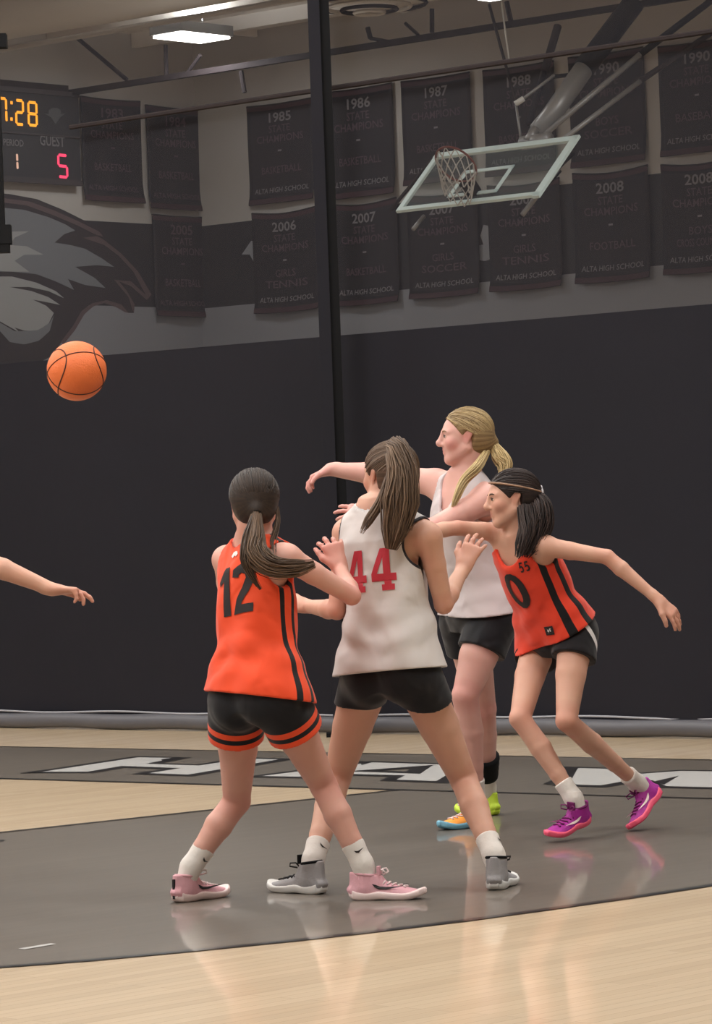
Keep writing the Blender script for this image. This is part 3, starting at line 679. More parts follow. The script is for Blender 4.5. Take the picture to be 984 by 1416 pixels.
class Loft:         # elliptical loft along a torso, its side axis turning from hips to shoulders
    def __init__(s, o, up, L, s0, s1, fwd_hint, bend=0.0):
        s.o, s.up, s.L = V(o), V(up), L
        s.s0 = (V(s0)-s.up*V(s0).dot(s.up)).normalized(); s.s1 = (V(s1)-s.up*V(s1).dot(s.up)).normalized()
        s.f0 = s.up.cross(s.s0); s.f1 = s.up.cross(s.s1); s.bend = bend
    def local(s, Q):
        o, up = A3(s.o), A3(s.up); x, y, z = Q[0]-o[0], Q[1]-o[1], Q[2]-o[2]
        t = (x*up[0]+y*up[1]+z*up[2])/s.L; w = np.clip(t, 0, 1); w = w*w*(3-2*w)
        def dt(a): return x*a.x+y*a.y+z*a.z
        u = dt(s.s0)*(1-w)+dt(s.s1)*w; v = dt(s.f0)*(1-w)+dt(s.f1)*w
        v = v-s.bend*np.sin(np.clip(t, 0, 1)*math.pi)
        return u, v, t
    def pt(s, u, v, t):
        w = min(max(t, 0), 1); w = w*w*(3-2*w); sd = (s.s0*(1-w)+s.s1*w); sd.normalize(); f = s.up.cross(sd)
        return s.o+s.up*(t*s.L)+sd*u+f*(v+s.bend*math.sin(min(max(t, 0), 1)*math.pi))
    def side(s, t): w = min(max(t, 0), 1); w = w*w*(3-2*w); return (s.s0*(1-w)+s.s1*w).normalized()
    def sdf(s, sec, t0, t1, p=2.0, dep=0.0, fold=None):
        ts = [a[0] for a in sec]; hw = [a[1] for a in sec]; hd = [a[2] for a in sec]; yo = [a[3] if len(a) > 3 else 0 for a in sec]
        def f(Q):
            u, v, t = s.local(Q); a = np.interp(t, ts, hw).astype(np.float32)+dep; b = np.interp(t, ts, hd).astype(np.float32)+dep
            v = v-np.interp(t, ts, yo).astype(np.float32)
            k = (np.abs(u/a)**p+np.abs(v/b)**p)**(1/p)
            d = (k-1)*(a*b/np.sqrt((np.abs(u)*b/np.maximum(k, .05))**2/np.maximum(a, 1e-3)**2+(np.abs(v)*a/np.maximum(k, .05))**2/np.maximum(b, 1e-3)**2+1e-6)) if False else (k-1)*np.minimum(a, b)*(1+0.35*np.clip(np.abs(u/a), 0, 1))
            if fold is not None: d = d+fold(u, v, t)
            return np.maximum(d, np.maximum((t0-t)*s.L, (t-t1)*s.L))
        return f
    def box(s, t0, t1, r): return bb((s.o+s.up*s.L*t0, r), (s.o+s.up*s.L*t1, r))

def attr(o, name, vals):
    a = o.data.attributes.new(name, 'FLOAT', 'POINT'); a.data.foreach_set('value', np.asarray(vals, dtype=np.float32))

# ------------------------------------------------------------------ figure materials
def skin_mat(name, col, flush):
    m = bpy.data.materials.new(name); m.use_nodes = True; nt = m.node_tree; b = nt.nodes['Principled BSDF']; L = nt.links.new
    at = nt.nodes.new('ShaderNodeAttribute'); at.attribute_name = 'flush'
    tc = nt.nodes.new('ShaderNodeTexCoord'); ns = nt.nodes.new('ShaderNodeTexNoise'); ns.inputs['Scale'].default_value = 9; ns.inputs['Detail'].default_value = 3
    L(tc.outputs['Object'], ns.inputs['Vector'])
    ad = nt.nodes.new('ShaderNodeMath'); ad.operation = 'MULTIPLY_ADD'; L(ns.outputs['Fac'], ad.inputs[0]); ad.inputs[1].default_value = 0.35; L(at.outputs['Fac'], ad.inputs[2]); ad.use_clamp = True
    mx = nt.nodes.new('ShaderNodeMix'); mx.data_type = 'RGBA'; mx.inputs[6].default_value = (*lin(col), 1); mx.inputs[7].default_value = (*lin(flush), 1)
    L(ad.outputs[0], mx.inputs[0]); L(mx.outputs[2], b.inputs['Base Color'])
    b.inputs['Roughness'].default_value = 0.5; b.inputs['Subsurface Weight'].default_value = 0.12; b.inputs['Subsurface Scale'].default_value = 0.012
    b.inputs['Subsurface Radius'].default_value = (1, 0.35, 0.2); b.inputs['Specular IOR Level'].default_value = 0.4
    return m
def cloth_mat(name, col, stripes=(), scol=(20, 18, 22), a_name='phi', bands=(), bcol=(240, 84, 44), rough=0.75, tcol=None, tr=None):
    # flat print on the cloth: stripes where attribute phi lies in a range, bands where attribute leg lies in a range
    m = bpy.data.materials.new(name); m.use_nodes = True; nt = m.node_tree; b = nt.nodes['Principled BSDF']; L = nt.links.new
    cur = None
    def prev(): return cur
    base = nt.nodes.new('ShaderNodeRGB'); base.outputs[0].default_value = (*lin(col), 1); cur = base.outputs[0]
    def layer(an, lo, hi, cc, cur):
        at = nt.nodes.new('ShaderNodeAttribute'); at.attribute_name = an
        g = nt.nodes.new('ShaderNodeMath'); g.operation = 'GREATER_THAN'; g.inputs[1].default_value = lo; L(at.outputs['Fac'], g.inputs[0])
        l = nt.nodes.new('ShaderNodeMath'); l.operation = 'LESS_THAN'; l.inputs[1].default_value = hi; L(at.outputs['Fac'], l.inputs[0])
        mu = nt.nodes.new('ShaderNodeMath'); mu.operation = 'MULTIPLY'; L(g.outputs[0], mu.inputs[0]); L(l.outputs[0], mu.inputs[1])
        mx = nt.nodes.new('ShaderNodeMix'); mx.data_type = 'RGBA'; L(mu.outputs[0], mx.inputs[0]); L(cur, mx.inputs[6]); mx.inputs[7].default_value = (*lin(cc), 1)
        return mx.outputs[2]
    for lo, hi in stripes: cur = layer('phi', lo, hi, scol, cur)
    for lo, hi, cc in bands: cur = layer('leg', lo, hi, cc, cur)
    if tcol is not None: cur = layer('edge', -0.5, tr, tcol, cur)
    L(cur, b.inputs['Base Color']); b.inputs['Roughness'].default_value = rough; b.inputs['Specular IOR Level'].default_value = 0.25; b.inputs['Sheen Weight'].default_value = 0.15
    tc = nt.nodes.new('ShaderNodeTexCoord'); ns = nt.nodes.new('ShaderNodeTexNoise'); ns.inputs['Scale'].default_value = 5.5; ns.inputs['Detail'].default_value = 1.2; ns.inputs['Distortion'].default_value = 1.6
    L(tc.outputs['Object'], ns.inputs['Vector']); bp = nt.nodes.new('ShaderNodeBump'); bp.inputs['Distance'].default_value = 0.03; bp.inputs['Strength'].default_value = 0.55
    L(ns.outputs['Fac'], bp.inputs['Height']); L(bp.outputs[0], b.inputs['Normal'])
    return m
def hair_mat(name, c1, c2):
    m = bpy.data.materials.new(name); m.use_nodes = True; nt = m.node_tree; b = nt.nodes['Principled BSDF']; L = nt.links.new
    at = nt.nodes.new('ShaderNodeAttribute'); at.attribute_name = 'tone'
    mx = nt.nodes.new('ShaderNodeMix'); mx.data_type = 'RGBA'; mx.inputs[6].default_value = (*lin(c1), 1); mx.inputs[7].default_value = (*lin(c2), 1)
    L(at.outputs['Fac'], mx.inputs[0]); L(mx.outputs[2], b.inputs['Base Color']); b.inputs['Roughness'].default_value = 0.5
    b.inputs['Specular IOR Level'].default_value = 0.28
    return m

# ------------------------------------------------------------------ hands
def hand(vol, w, d, n, side, curl, s=1.0, spread=0.14, thumb=0.6):
    """w wrist, d direction of the palm, n out of the palm, side +1/-1 for the thumb side along d x n"""
    d = V(d).normalized(); n = (V(n)-d*V(n).dot(d)).normalized(); a = d.cross(n)*side
    Lp = 0.085*s
    for o1, o2, r in ((0.016, 0.026, 0.0155), (0.004, 0.008, 0.0165), (-0.010, -0.012, 0.0155), (-0.018, -0.028, 0.014)):
        f, b = cone(w+a*o1*s*0.8+d*0.012, w+d*Lp+a*o2*s, r*s, (r-0.003)*s, (n, 0.85)); vol.add(f, b, 0.012)
    f, b = cone(w-d*0.02, w+d*0.02*s, 0.0235*s, 0.023*s, (n, 0.72)); vol.add(f, b, 0.02)
    ends = []
    for i, (o, ln, r) in enumerate(((0.029, 0.070, 0.0088), (0.010, 0.078, 0.0092), (-0.010, 0.072, 0.0088), (-0.029, 0.058, 0.0078))):
        c = curl[i] if hasattr(curl, '__len__') else curl
        dd = (d+a*(spread*(1.5-i)*0.9)).normalized(); p = w+d*(Lp-0.004-0.006*abs(i-1))+a*o*s; ang = 0
        for seg, frac in enumerate((0.46, 0.30, 0.24)):
            ang += c*(0.9 if seg == 0 else 1.1)
            di = dd*math.cos(ang)+n*math.sin(ang); q = p+di*ln*frac*s
            f, b = cone(p, q, (r-0.0006*seg)*s, (r-0.0006*(seg+1))*s); vol.add(f, b, 0.005); p = q
        ends.append(p)
    p = w+d*0.022*s+a*0.02*s; t1 = (d*0.72+a*0.62+n*0.25*thumb).normalized(); t2 = (d*0.92+a*0.22+n*0.5*thumb).normalized()
    q = p+t1*0.042*s; f, b = cone(p, q, 0.0155*s, 0.0115*s); vol.add(f, b, 0.012)
    r2 = q+t2*0.030*s; f, b = cone(q, r2, 0.0112*s, 0.0098*s); vol.add(f, b, 0.005)
    r3 = r2+(t2*0.9+n*0.3).normalized()*0.022*s; f, b = cone(r2, r3, 0.0098*s, 0.0082*s); vol.add(f, b, 0.004)

# ------------------------------------------------------------------ shoes and socks
def shoe(parent, H, T, up, sole_m, up_m, trim_m, lace_m, sock_m, ankle, knee, cal_r, s=1.0, logo=None, tab=True, sock_h=0.11, heel_m=None, sock_logo=None, col=0.094):
    f = (T-H).normalized(); up = (up-f*up.dot(f)).normalized(); x = f.cross(up)   # x: to the right of the foot
    Lg = 0.262*s
    def q(a, b, c): return H+x*(a*s)+f*(b*s)+up*(c*s)
    lo, hi = bb((q(0, 0.13, 0.06), 0.20)); h = 0.0032
    # outline half width along the length
    ys = [-0.004, 0.01, 0.05, 0.10, 0.17, 0.215, 0.245, 0.262]; ws = [0.012, 0.027, 0.034, 0.034, 0.044, 0.043, 0.031, 0.008]
    hs = [0.066, 0.078, 0.080, 0.070, 0.050, 0.040, 0.033, 0.023]
    def loc(Q):
        o = A3(H); r = [Q[k]-o[k] for k in range(3)]
        return [ (r[0]*v.x+r[1]*v.y+r[2]*v.z)/s for v in (x, f, up)]
    def width(b, grow=0.0): return np.interp(b, ys, ws).astype(np.float32)+grow
    def sole(Q):
        a, b, c = loc(Q); w = width(b, 0.004); rock = 0.018*np.clip((b-0.18)/0.08, 0, 1)**2+0.010*np.clip((0.035-b)/0.04, 0, 1)**2+0.004*np.exp(-((b-.11)/.03)**2)
        top = 0.030+0.006*np.clip((0.07-b)/0.07, 0, 1)-0.004*np.clip((b-0.1)/0.1, 0, 1)+rock
        r_ = 0.009; dx = np.maximum(np.abs(a)-w, np.maximum(-0.008-b, b-0.268))+r_+0.25*(0.018-c)*(c < 0.018); dz = np.maximum(c-top, rock-c)+r_
        return (np.sqrt(np.maximum(dx, 0)**2+np.maximum(dz, 0)**2)+np.minimum(np.maximum(dx, dz), 0)-r_)*s
    def upper(Q):
        a, b, c = loc(Q); b = b-0.16*np.clip(c-0.035, 0, 1)*np.clip((0.06-b)/0.06, 0, 1)+0.012*np.exp(-((c-.04)/.015)**2)*(b < .03); w = width(b); top = np.interp(b, ys, hs).astype(np.float32)
        k = np.sqrt((a/w)**2+(np.clip(c-0.02, 0, None)/(top-0.02))**2.0); d = (k-1)*np.minimum(w, 0.035); d = np.maximum(d, 0.02-c)
        return np.maximum(d, np.maximum(-0.004-b, b-0.264))*s
    v = Vol(lo, hi, h); v.add(sole, (lo, hi), 0.004); vv, ff = v.mesh(); so = mk('sole', vv, ff, sole_m, None, True)
    v = Vol(lo, hi, h); v.add(upper, (lo, hi), 0.004)
    fn, b = cone(q(0, 0.056, 0.052), q(0, 0.052, 0.100), 0.0365*s, 0.0375*s); v.add(fn, b, 0.02)
    fn, b = cone(q(0, 0.016, 0.065), q(0, 0.008, 0.112), 0.018*s, 0.012*s); v.add(fn, b, 0.015)
    fn, b = cone(q(0, 0.10, 0.065), q(0, 0.088, 0.110), 0.020*s, 0.013*s); v.add(fn, b, 0.02)
    fn, b = cone(q(0, 0.052, 0.080), ankle+(knee-ankle).normalized()*0.05, 0.0325*s, 0.0345*s); v.cut(fn, b, 0.004)
    v.cut(plane(q(0, 0.05, col), (up+f*.12)*-1), None, 0.004)
    vv, ff = v.mesh(); upo = mk('shoe', vv, ff, up_m, parent, True)
    so.parent = upo; so.data.transform(Matrix.Translation(-base_of(upo)))
    # collar lining, laces, tongue
    mb = MB(); ring = [q(0.0345*math.cos(t), 0.052+0.036*math.sin(t), col-.002-.005*math.sin(t)) for t in [2*math.pi*k/20 for k in range(21)]]
    mb.tube(ring, 0.0055*s, 6, False); mb.build('collar_trim', trim_m, upo, True)
    mb = MB()
    for i in range(5):
        b0 = 0.118+0.019*i; tz = float(np.interp(b0, ys, hs)); w = 0.024-0.001*i
        pts = [q(w*k, b0+0.006*math.sin(k*3+i), 0.02+(tz-0.02)*math.sqrt(max(0, 1-(w*k/float(np.interp(b0, ys, ws)))**2))+0.004) for k in (-1, -.5, 0, .5, 1)]
        mb.tube(pts, 0.0032*s, 5)
    for sg in (-1, 1):
        c0_ = q(0, 0.112, 0.092); pts = [c0_, q(sg*0.018, 0.112, 0.108), q(sg*0.036, 0.122, 0.108), q(sg*0.030, 0.13, 0.096), q(sg*0.006, 0.118, 0.09)]
        mb.tube(pts, 0.003*s, 5)
    mb.build('laces', lace_m, upo, True)
    if tab:
        mb = MB(); mb.box(q(0, 0.100, col+.008), x*0.018*s, f*0.005*s, up*0.016*s); mb.build('tongue', trim_m, upo)
    bvh = BVHTree.FromPolygons([tuple(p) for p in vv], [tuple(int(i) for i in p) for p in ff])
    if logo is not None:                     # curved tick mark on both sides
        sw = [(0.08, 0.060), (0.09, 0.047), (0.105, 0.040), (0.13, 0.040), (0.20, 0.052), (0.13, 0.048), (0.108, 0.050), (0.094, 0.056)]
        for sg in (-1, 1):
            tri = tessellate_polygon([[V((a, b, 0)) for a, b in sw]])
            pv = []
            for a, b in sw:
                o_ = q(sg*0.2, a if True else 0, b); hit = bvh.ray_cast(o_, x*-sg, 0.4); pv.append(tuple((hit[0]+x*sg*0.0035) if hit[0] else q(sg*0.045, a, b)))
            mk('side_mark', pv, [tuple(t) for t in tri], logo, upo)
    if heel_m is not None:
        mb = MB(); mb.box(q(0, -0.006, 0.05), x*0.005*s, f*0.004*s, up*0.035*s); mb.build('heel_tab', heel_m, upo)
    # sock
    ax = (knee-ankle).normalized(); a0 = q(0, 0.055, 0.075); a1 = ankle+ax*(sock_h)
    lo2, hi2 = bb((a0, 0.09), (a1, 0.09)); v = Vol(lo2, hi2, 0.0038)
    fn, b = cone(a0, ankle+ax*0.03, 0.0355*s, 0.0365*s); v.add(fn, b, 0.02)
    fn, b = cone(ankle+ax*0.03, ankle+ax*(sock_h+0.02), 0.0365*s, cal_r+0.009); v.add(fn, b, 0.02)
    for k in range(3):
        pass
    v.cut(plane(a1, -ax), None, 0.004)
    sv, sf = v.mesh(); sk = mk('sock', sv, sf, sock_m, parent, True)
    if sock_logo is not None:
        n_ = sock_logo; n_ = (n_-ax*n_.dot(ax)).normalized(); t_ = ax.cross(n_); c_ = ankle+ax*(sock_h-0.035)
        bv = BVHTree.FromPolygons([tuple(p) for p in sv], [tuple(int(i) for i in p) for p in sf])
        sw = [(-0.016, 0.006), (-0.012, -0.004), (-0.004, -0.008), (0.022, 0.003), (-0.003, -0.001), (-0.010, 0.002)]
        pv = []
        for a, b in sw:
            o_ = c_+t_*a+ax*b+n_*0.2; hit = bv.ray_cast(o_, -n_, 0.4); pv.append(tuple(hit[0]+n_*0.0025 if hit[0] else c_+n_*0.045+t_*a+ax*b))
        mk('sock_mark', pv, [tuple(t) for t in tessellate_polygon([[V((a, b, 0)) for a, b in sw]])], M['line'], sk)
    return q(0, 0.055, 0.09)

def foot_ankle(H, T, up, s=1.0):
    f = (T-H).normalized(); up = (up-f*up.dot(f)).normalized(); return H+f*0.055*s+up*0.095*s

# ------------------------------------------------------------------ hair
def strands(name, paths, r0, mat_, parent, taper=0.35, seg=4):
    vs = []; fs = []; tone = []
    for pts, rr, tn in paths:
        pts = np.asarray(pts, dtype=np.float64); n = len(pts)
        tg = np.gradient(pts, axis=0); tg /= np.linalg.norm(tg, axis=1)[:, None]+1e-9
        ref = np.array([0.31, 0.52, 0.79]); u = np.cross(tg, ref); u /= np.linalg.norm(u, axis=1)[:, None]+1e-9; w = np.cross(tg, u)
        rad = rr*np.interp(np.linspace(0, 1, n), [0, 0.1, 0.65, 1], [0.7, 1, 0.9, taper])
        b0 = len(vs)
        for i in range(n):
            for k in range(seg):
                a = 2*math.pi*k/seg; vs.append(pts[i]+(u[i]*math.cos(a)+w[i]*math.sin(a))*rad[i]); tone.append(tn)
        for i in range(n-1):
            for k in range(seg):
                k2 = (k+1) % seg; fs.append((b0+i*seg+k, b0+i*seg+k2, b0+(i+1)*seg+k2, b0+(i+1)*seg+k))
    o = mk(name, np.array(vs), np.array(fs), mat_, parent, True); attr(o, 'tone', tone); return o
def smooth_path(pts, n):
    pts = np.array([list(p) for p in pts], dtype=np.float64); m = len(pts); ext = np.vstack([2*pts[0]-pts[1], pts, 2*pts[-1]-pts[-2]]); out = []
    for t in np.linspace(0, m-1-1e-6, n):
        i = int(t); f = t-i; p0, p1, p2, p3 = ext[i:i+4]
        out.append(0.5*((2*p1)+(-p0+p2)*f+(2*p0-5*p1+4*p2-p3)*f*f+(-p0+3*p1-3*p2+p3)*f**3))
    return np.array(out)
def tail(path, rads, n, rng, wander=0.25, r=0.0022, tone=(0, 1), spread_tip=1.0, npt=16, trunc=(0.75, 1.0), frizz=0.0):
    c = smooth_path(path, npt); tg = np.gradient(c, axis=0); tg /= np.linalg.norm(tg, axis=1)[:, None]
    u = np.cross(tg, [0.2, 0.9, 0.35]); u /= np.linalg.norm(u, axis=1)[:, None]; w = np.cross(tg, u)
    R = np.interp(np.linspace(0, 1, npt), np.linspace(0, 1, len(rads)), rads); out = []
    for k in range(n):
        a = rng.uniform(0, 2*math.pi); q = math.sqrt(rng.uniform(0, 1)); cut = rng.uniform(*trunc); m = max(4, int(npt*cut))
        ph = rng.uniform(0, 6.28); t = np.linspace(0, 1, npt)
        aa = a+wander*np.sin(t*4+ph); qq = q*(1+frizz*t*rng.uniform(-1, 1))
        p = c+(u*np.cos(aa)[:, None]+w*np.sin(aa)[:, None])*(R*qq)[:, None]
        out.append((p[:m], r*rng.uniform(0.7, 1.4), rng.uniform(*tone)))
    return out

def head_frame(c, az, pitch=0.0, tilt=0.0):
    a = math.radians(az); f = V((math.cos(a)*math.cos(pitch), math.sin(a)*math.cos(pitch), math.sin(pitch)))
    l = V((-math.sin(a), math.cos(a), 0)); u = f.cross(l); 
    l2 = l*math.cos(tilt)+u*math.sin(tilt); u2 = u*math.cos(tilt)-l*math.sin(tilt)
    return dict(c=V(c), f=f, l=l2, u=u2)
def hq(H, x, y, z, s=1.0): return H['c']+(H['l']*x+H['f']*y+H['u']*z)*s

# ------------------------------------------------------------------ decals: flat print following the cloth
def decal(name, parent, vf, o, u, v, n, bvh, m, off=0.003, maxe=0.012):
    bm = bmesh.new(); vs = [bm.verts.new((a, b, 0)) for a, b in vf[0]]
    for f in vf[1]:
        try: bm.faces.new([vs[i] for i in f])
        except ValueError: pass
    bmesh.ops.triangulate(bm, faces=bm.faces[:])
    for _ in range(4):
        es = [e for e in bm.edges if e.calc_length() > maxe]
        if not es: break
        bmesh.ops.subdivide_edges(bm, edges=es, cuts=1); bmesh.ops.triangulate(bm, faces=[f for f in bm.faces if len(f.verts) > 3])
    vv = []; bm.verts.index_update()
    for w in bm.verts:
        p = o+u*w.co.x+v*w.co.y; hit = bvh.ray_cast(p+n*0.35, -n, 0.8); vv.append(tuple(hit[0]+n*off) if hit[0] is not None else None)
    ff = [tuple(x.index for x in f.verts) for f in bm.faces]; bm.free()
    ff = [f for f in ff if all(vv[i] is not None and (V(vv[i])-o).dot(n) > -0.25 for i in f)]
    vv = [q if q is not None else (0, 0, 0) for q in vv]
    ff = [f for f in ff if max((V(vv[f[i]])-V(vv[f[i-1]])).length for i in range(3)) < 0.06]
    used = sorted({i for f in ff for i in f}); rm = {a: b for b, a in enumerate(used)}
    return mk(name, [vv[i] for i in used], [tuple(rm[i] for i in f) for f in ff], m, parent, True)
def merge2d(*parts):
    vs, fs = [], []
    for (v, f, dx, dy) in parts:
        b = len(vs); vs += [(x+dx, y+dy) for x, y in v]; fs += [tuple(i+b for i in q) for q in f]
    return vs, fs
def poly2d(pts, holes=()):
    tri = tessellate_polygon([[V((a, b, 0)) for a, b in pts]]+[[V((a, b, 0)) for a, b in h] for h in holes])
    vs = list(pts)+[q for h in holes for q in h]; return vs, [tuple(t) for t in tri]
def scale2d(vf, sx, sy, shear=0.0): return [(x*sx+y*sy*shear, y*sy) for x, y in vf[0]], vf[1]
D4 = poly2d([(.42, 1.25), (.8, 1.25), (.8, .5), (1, .5), (1, .28), (.8, .28), (.8, .18), (.92, .18), (.92, 0), (.4, 0), (.4, .18), (.52, .18), (.52, .28), (0, .28), (0, .5)], [[(.52, .5), (.25, .5), (.52, .98)]])
D1 = poly2d([(0, .92), (.28, 1.25), (.5, 1.25), (.5, .0), (.24, .0), (.24, .92), (.06, .80)])
D2 = stroke([(.1, .93), (.12, 1.06), (.3, 1.15), (.5, 1.06), (.54, .88), (.42, .6), (.2, .32), (.12, .11), (.66, .11)], .22)
D0 = stroke(arc(.32, .625, .24, .50, 0, 360, 18)[:-1], .2, True)
D5 = stroke([(.6, 1.14), (.16, 1.14), (.13, .68), (.4, .74), (.56, .6), (.58, .3), (.4, .12), (.1, .16)], .2)

# ------------------------------------------------------------------ one person
def person(name, spec):
    S = spec; g = S.get('g', 1.0); J = S['J']; rng = np.random.default_rng(S.get('seed', 3))
    ground = V((J['pelvis'].x, J['pelvis'].y, 0)); root = empty('person', ground, S['label'], 'person')
    pel, neck = J['pelvis'], J['neck']; T_ = (neck-pel); L = T_.length; T_ = T_.normalized()
    hip_ax = J['hipR']-J['hipL']; sh_ax = J['shR']-J['shL']
    lf = Loft(pel, T_, L, hip_ax, sh_ax, None, S.get('bend', 0.0))
    allp = [v for k, v in J.items()]+[hq(S['head'], 0, 0, 0.12), hq(S['head'], 0, 0.13, 0), hq(S['head'], 0, -0.13, 0)]
    for w, d in ((J['wrR'], S['hR'][0]), (J['wrL'], S['hL'][0])): allp.append(w+V(d).normalized()*0.2)
    lo = np.min([np.array(p) for p in allp], 0)-0.13; hi = np.max([np.array(p) for p in allp], 0)+0.13
    lo[2] = max(lo[2], -0.01)
    vol = Vol(lo, hi, S.get('h', 0.0048))
    def C_(a, b, ra, rb, k=0.03, flat=None): f, x = cone(a, b, ra, rb, flat); vol.add(f, x, k)
    sec = [(-0.14, .125*g, .085*g), (-.02, .160*g, .108*g), (.12, .155*g, .104*g), (.38, .120*g, .084*g), (.6, .132*g, .092*g), (.8, .140*g, .096*g), (.92, .118*g, .078*g), (1.0, .075*g, .058*g), (1.06, .05, .05)]
    vol.add(lf.sdf(sec, -0.12, 1.05), lf.box(-0.15, 1.08, 0.22), 0.03, 0.02)
    for s_, a in ((1, 'R'), (-1, 'L')):
        hip, kn, an = J['hip'+a], J['kn'+a], J['an'+a]; tw = g*S.get('leg', 1.0)
        f0 = lf.f0
        tdir = (kn-hip).normalized(); sdir = (an-kn).normalized()
        kb = (tdir-sdir); kb = kb-tdir*kb.dot(tdir); kf = kb.normalized() if kb.length > 0.12 else (f0-tdir*f0.dot(tdir)).normalized()   # knee front
        C_(hip-tdir*0.02, hip.lerp(kn, .45)+kf*0.008, .088*tw, .072*tw, .03); C_(hip.lerp(kn, .45)+kf*0.008, kn, .072*tw, .050*tw, .008)
        C_(kn+kf*0.005, kn+sdir*.03, .0475*tw, .046*tw, .01)
        cb = kn.lerp(an, .32)-kf*0.009; C_(kn, cb, .048*tw, .0515*tw, .008); C_(cb, kn.lerp(an, .64)-kf*0.004, .0515*tw, .040*tw, .008); C_(kn.lerp(an, .64)-kf*0.004, an, .040*tw, .0295*tw, .008)
        gp = lf.pt(s_*0.068*g, -0.045*g, -0.02); f, x = ell(gp, (lf.s0, lf.f0, lf.up), (.085*g, .082*g, .095*g)); vol.add(f, x, 0.04)
        pass
        sh, el, wr = J['sh'+a], J['el'+a], J['wr'+a]; aw = S.get('arm', 1.0)*g
        sd = (el-sh).normalized(); fd = (wr-el).normalized()
        ch = lf.pt(s_*0.085*g, 0, 0.84); C_(ch, sh, .066*g, .050*aw, .05)
        C_(sh, sh.lerp(el, .4), .051*aw, .044*aw, .02); C_(sh.lerp(el, .4), el, .044*aw, .036*aw, .008)
        C_(el, el.lerp(wr, .28), .0360*aw, .0385*aw, .010); C_(el.lerp(wr, .28), wr, .0385*aw, .0240*aw, .008)
        C_(lf.pt(s_*0.03, -0.01, 1.03), sh.lerp(ch, 0.35)+lf.up*0.012, .042*g, .036*g, .05)        # trapezius
        if S.get('bust'):
            f, x = ell(lf.pt(s_*0.062*g, 0.07*g, 0.70), (lf.s1, lf.f1, lf.up), (.056*g, .046*g, .06*g)); vol.add(f, x, 0.03)
        d, n, cu, sp = S['h'+a][:4]
        hand(vol, wr, d, n, s_, cu, 0.98*S.get('hs', 1.0), sp)
    # neck and head
    H = S['head']; hs = S.get('head_s', 1.0)
    def E(x, y, z, rx, ry, rz, k=.02): f, b = ell(hq(H, x, y, z, hs), (H['l'], H['f'], H['u']), (rx*hs, ry*hs, rz*hs)); vol.add(f, b, k)
    def K(a, b, ra, rb, k=.015): f, x = cone(hq(H, *a, hs), hq(H, *b, hs), ra*hs, rb*hs); vol.add(f, x, k)
    nb = lf.pt(0, 0.0, 0.97); C_(nb, hq(H, 0, -0.022, -0.075, hs), .060, .050, .03); C_(hq(H, 0, -0.022, -0.075, hs), hq(H, 0, -0.01, -0.02, hs), .051, .055, .03)
    E(0, -.014, .030, .074, .094, .080); E(0, .028, .0, .064, .062, .078, .03); E(0, .036, -.05, .050, .050, .052, .03)
    K((0, .066, -.094), (0, .058, -.085), .019, .024, .02)
    for q in (-1, 1):
        K((q*.056, -.002, -.045), (q*.018, .062, -.088), .020, .018, .02); E(q*.040, .060, -.022, .022, .022, .022, .02)
        K((q*.014, .083, .022), (q*.044, .070, .020), .010, .009, .012)
        f, b = ell(hq(H, q*.030, .098, .004, hs), (H['l'], H['f'], H['u']), (.018*hs, .014*hs, .012*hs)); vol.cut(f, b, .012)
        E(q*.030, .074, .003, .0135, .0125, .0125, .003)
        f, b = cone(hq(H, q*.076, -.006, .010, hs), hq(H, q*.073, .002, -.022, hs), .018*hs, .011*hs, (H['l']*q*1.0+H['f']*0.35, .42)); vol.add(f, b, .006)
        f, b = ell(hq(H, q*.086, .002, .002, hs), (H['l'], H['f'], H['u']), (.008*hs, .007*hs, .013*hs)); vol.cut(f, b, .006)
        K((q*.010, .092, -.030), (q*.009, .090, -.030), .0085, .008, .006)
    K((0, .090, .016), (0, .108, -.022), .0075, .0100, .012); K((0, .108, -.022), (0, .106, -.028), .0105, .010, .008)
    K((-.014, .084, -.050), (.014, .084, -.050), .0075, .0075, .006); K((-.011, .083, -.063), (.011, .083, -.063), .0082, .0082, .006)
    f, b = cone(hq(H, -.016, .095, -.0565, hs), hq(H, .016, .095, -.0565, hs), .0035*hs, .0035*hs); vol.cut(f, b, .004)
    vv, ff = vol.mesh()
    body = mk('body', vv, ff, S['skin'], root, True)
    # flush: lips, ears, cheeks, knees, elbows
    P3 = vv; fl_ = np.zeros(len(P3))
    def blob(p, r, a): fl_[:] = np.maximum(fl_, a*np.clip(1-np.linalg.norm(P3-np.array(p), axis=1)/r, 0, 1)**0.7)
    for q in (-1, 1): blob(hq(H, q*.05, .06, -.03, hs), .035, .55); blob(hq(H, q*.078, 0, 0, hs), .035, .5)
    blob(hq(H, 0, .095, -.056, hs), .019, 1.0)
    for a in 'LR': blob(J['kn'+a], .09, .45); blob(J['el'+a], .07, .45); blob(J['wr'+a]+V(S['h'+a][0]).normalized()*0.1, .12, .4)
    attr(body, 'flush', fl_)
    for q in (-1, 1):
        f_, b_ = ell(hq(H, q*.030, .0785, .0035, hs), (H['l'], H['f'], H['u']), (.0105*hs, .0095*hs, .0062*hs))
        ev = Vol(b_[0]-.005, b_[1]+.005, .0016); ev.add(f_, b_, .002); a_, c_ = ev.mesh(); eo = mk('eye', a_, c_, M['eye'], body, True)
        mb = MB(); mb.tube([hq(H, q*.0305, .0865, .0035, hs), hq(H, q*.031, .0892, .0035, hs)], .0048*hs, 10); mb.build('iris', M['iris'], eo)
        mb = MB(); mb.tube([hq(H, q*x_, y_, z_, hs) for x_, y_, z_ in ((.014, .0925, .021), (.026, .0915, .026), (.038, .086, .0255), (.047, .078, .021))], [.002, .003, .0028, .0015], 6); mb.build('eyebrow', S['brow'], body, True)
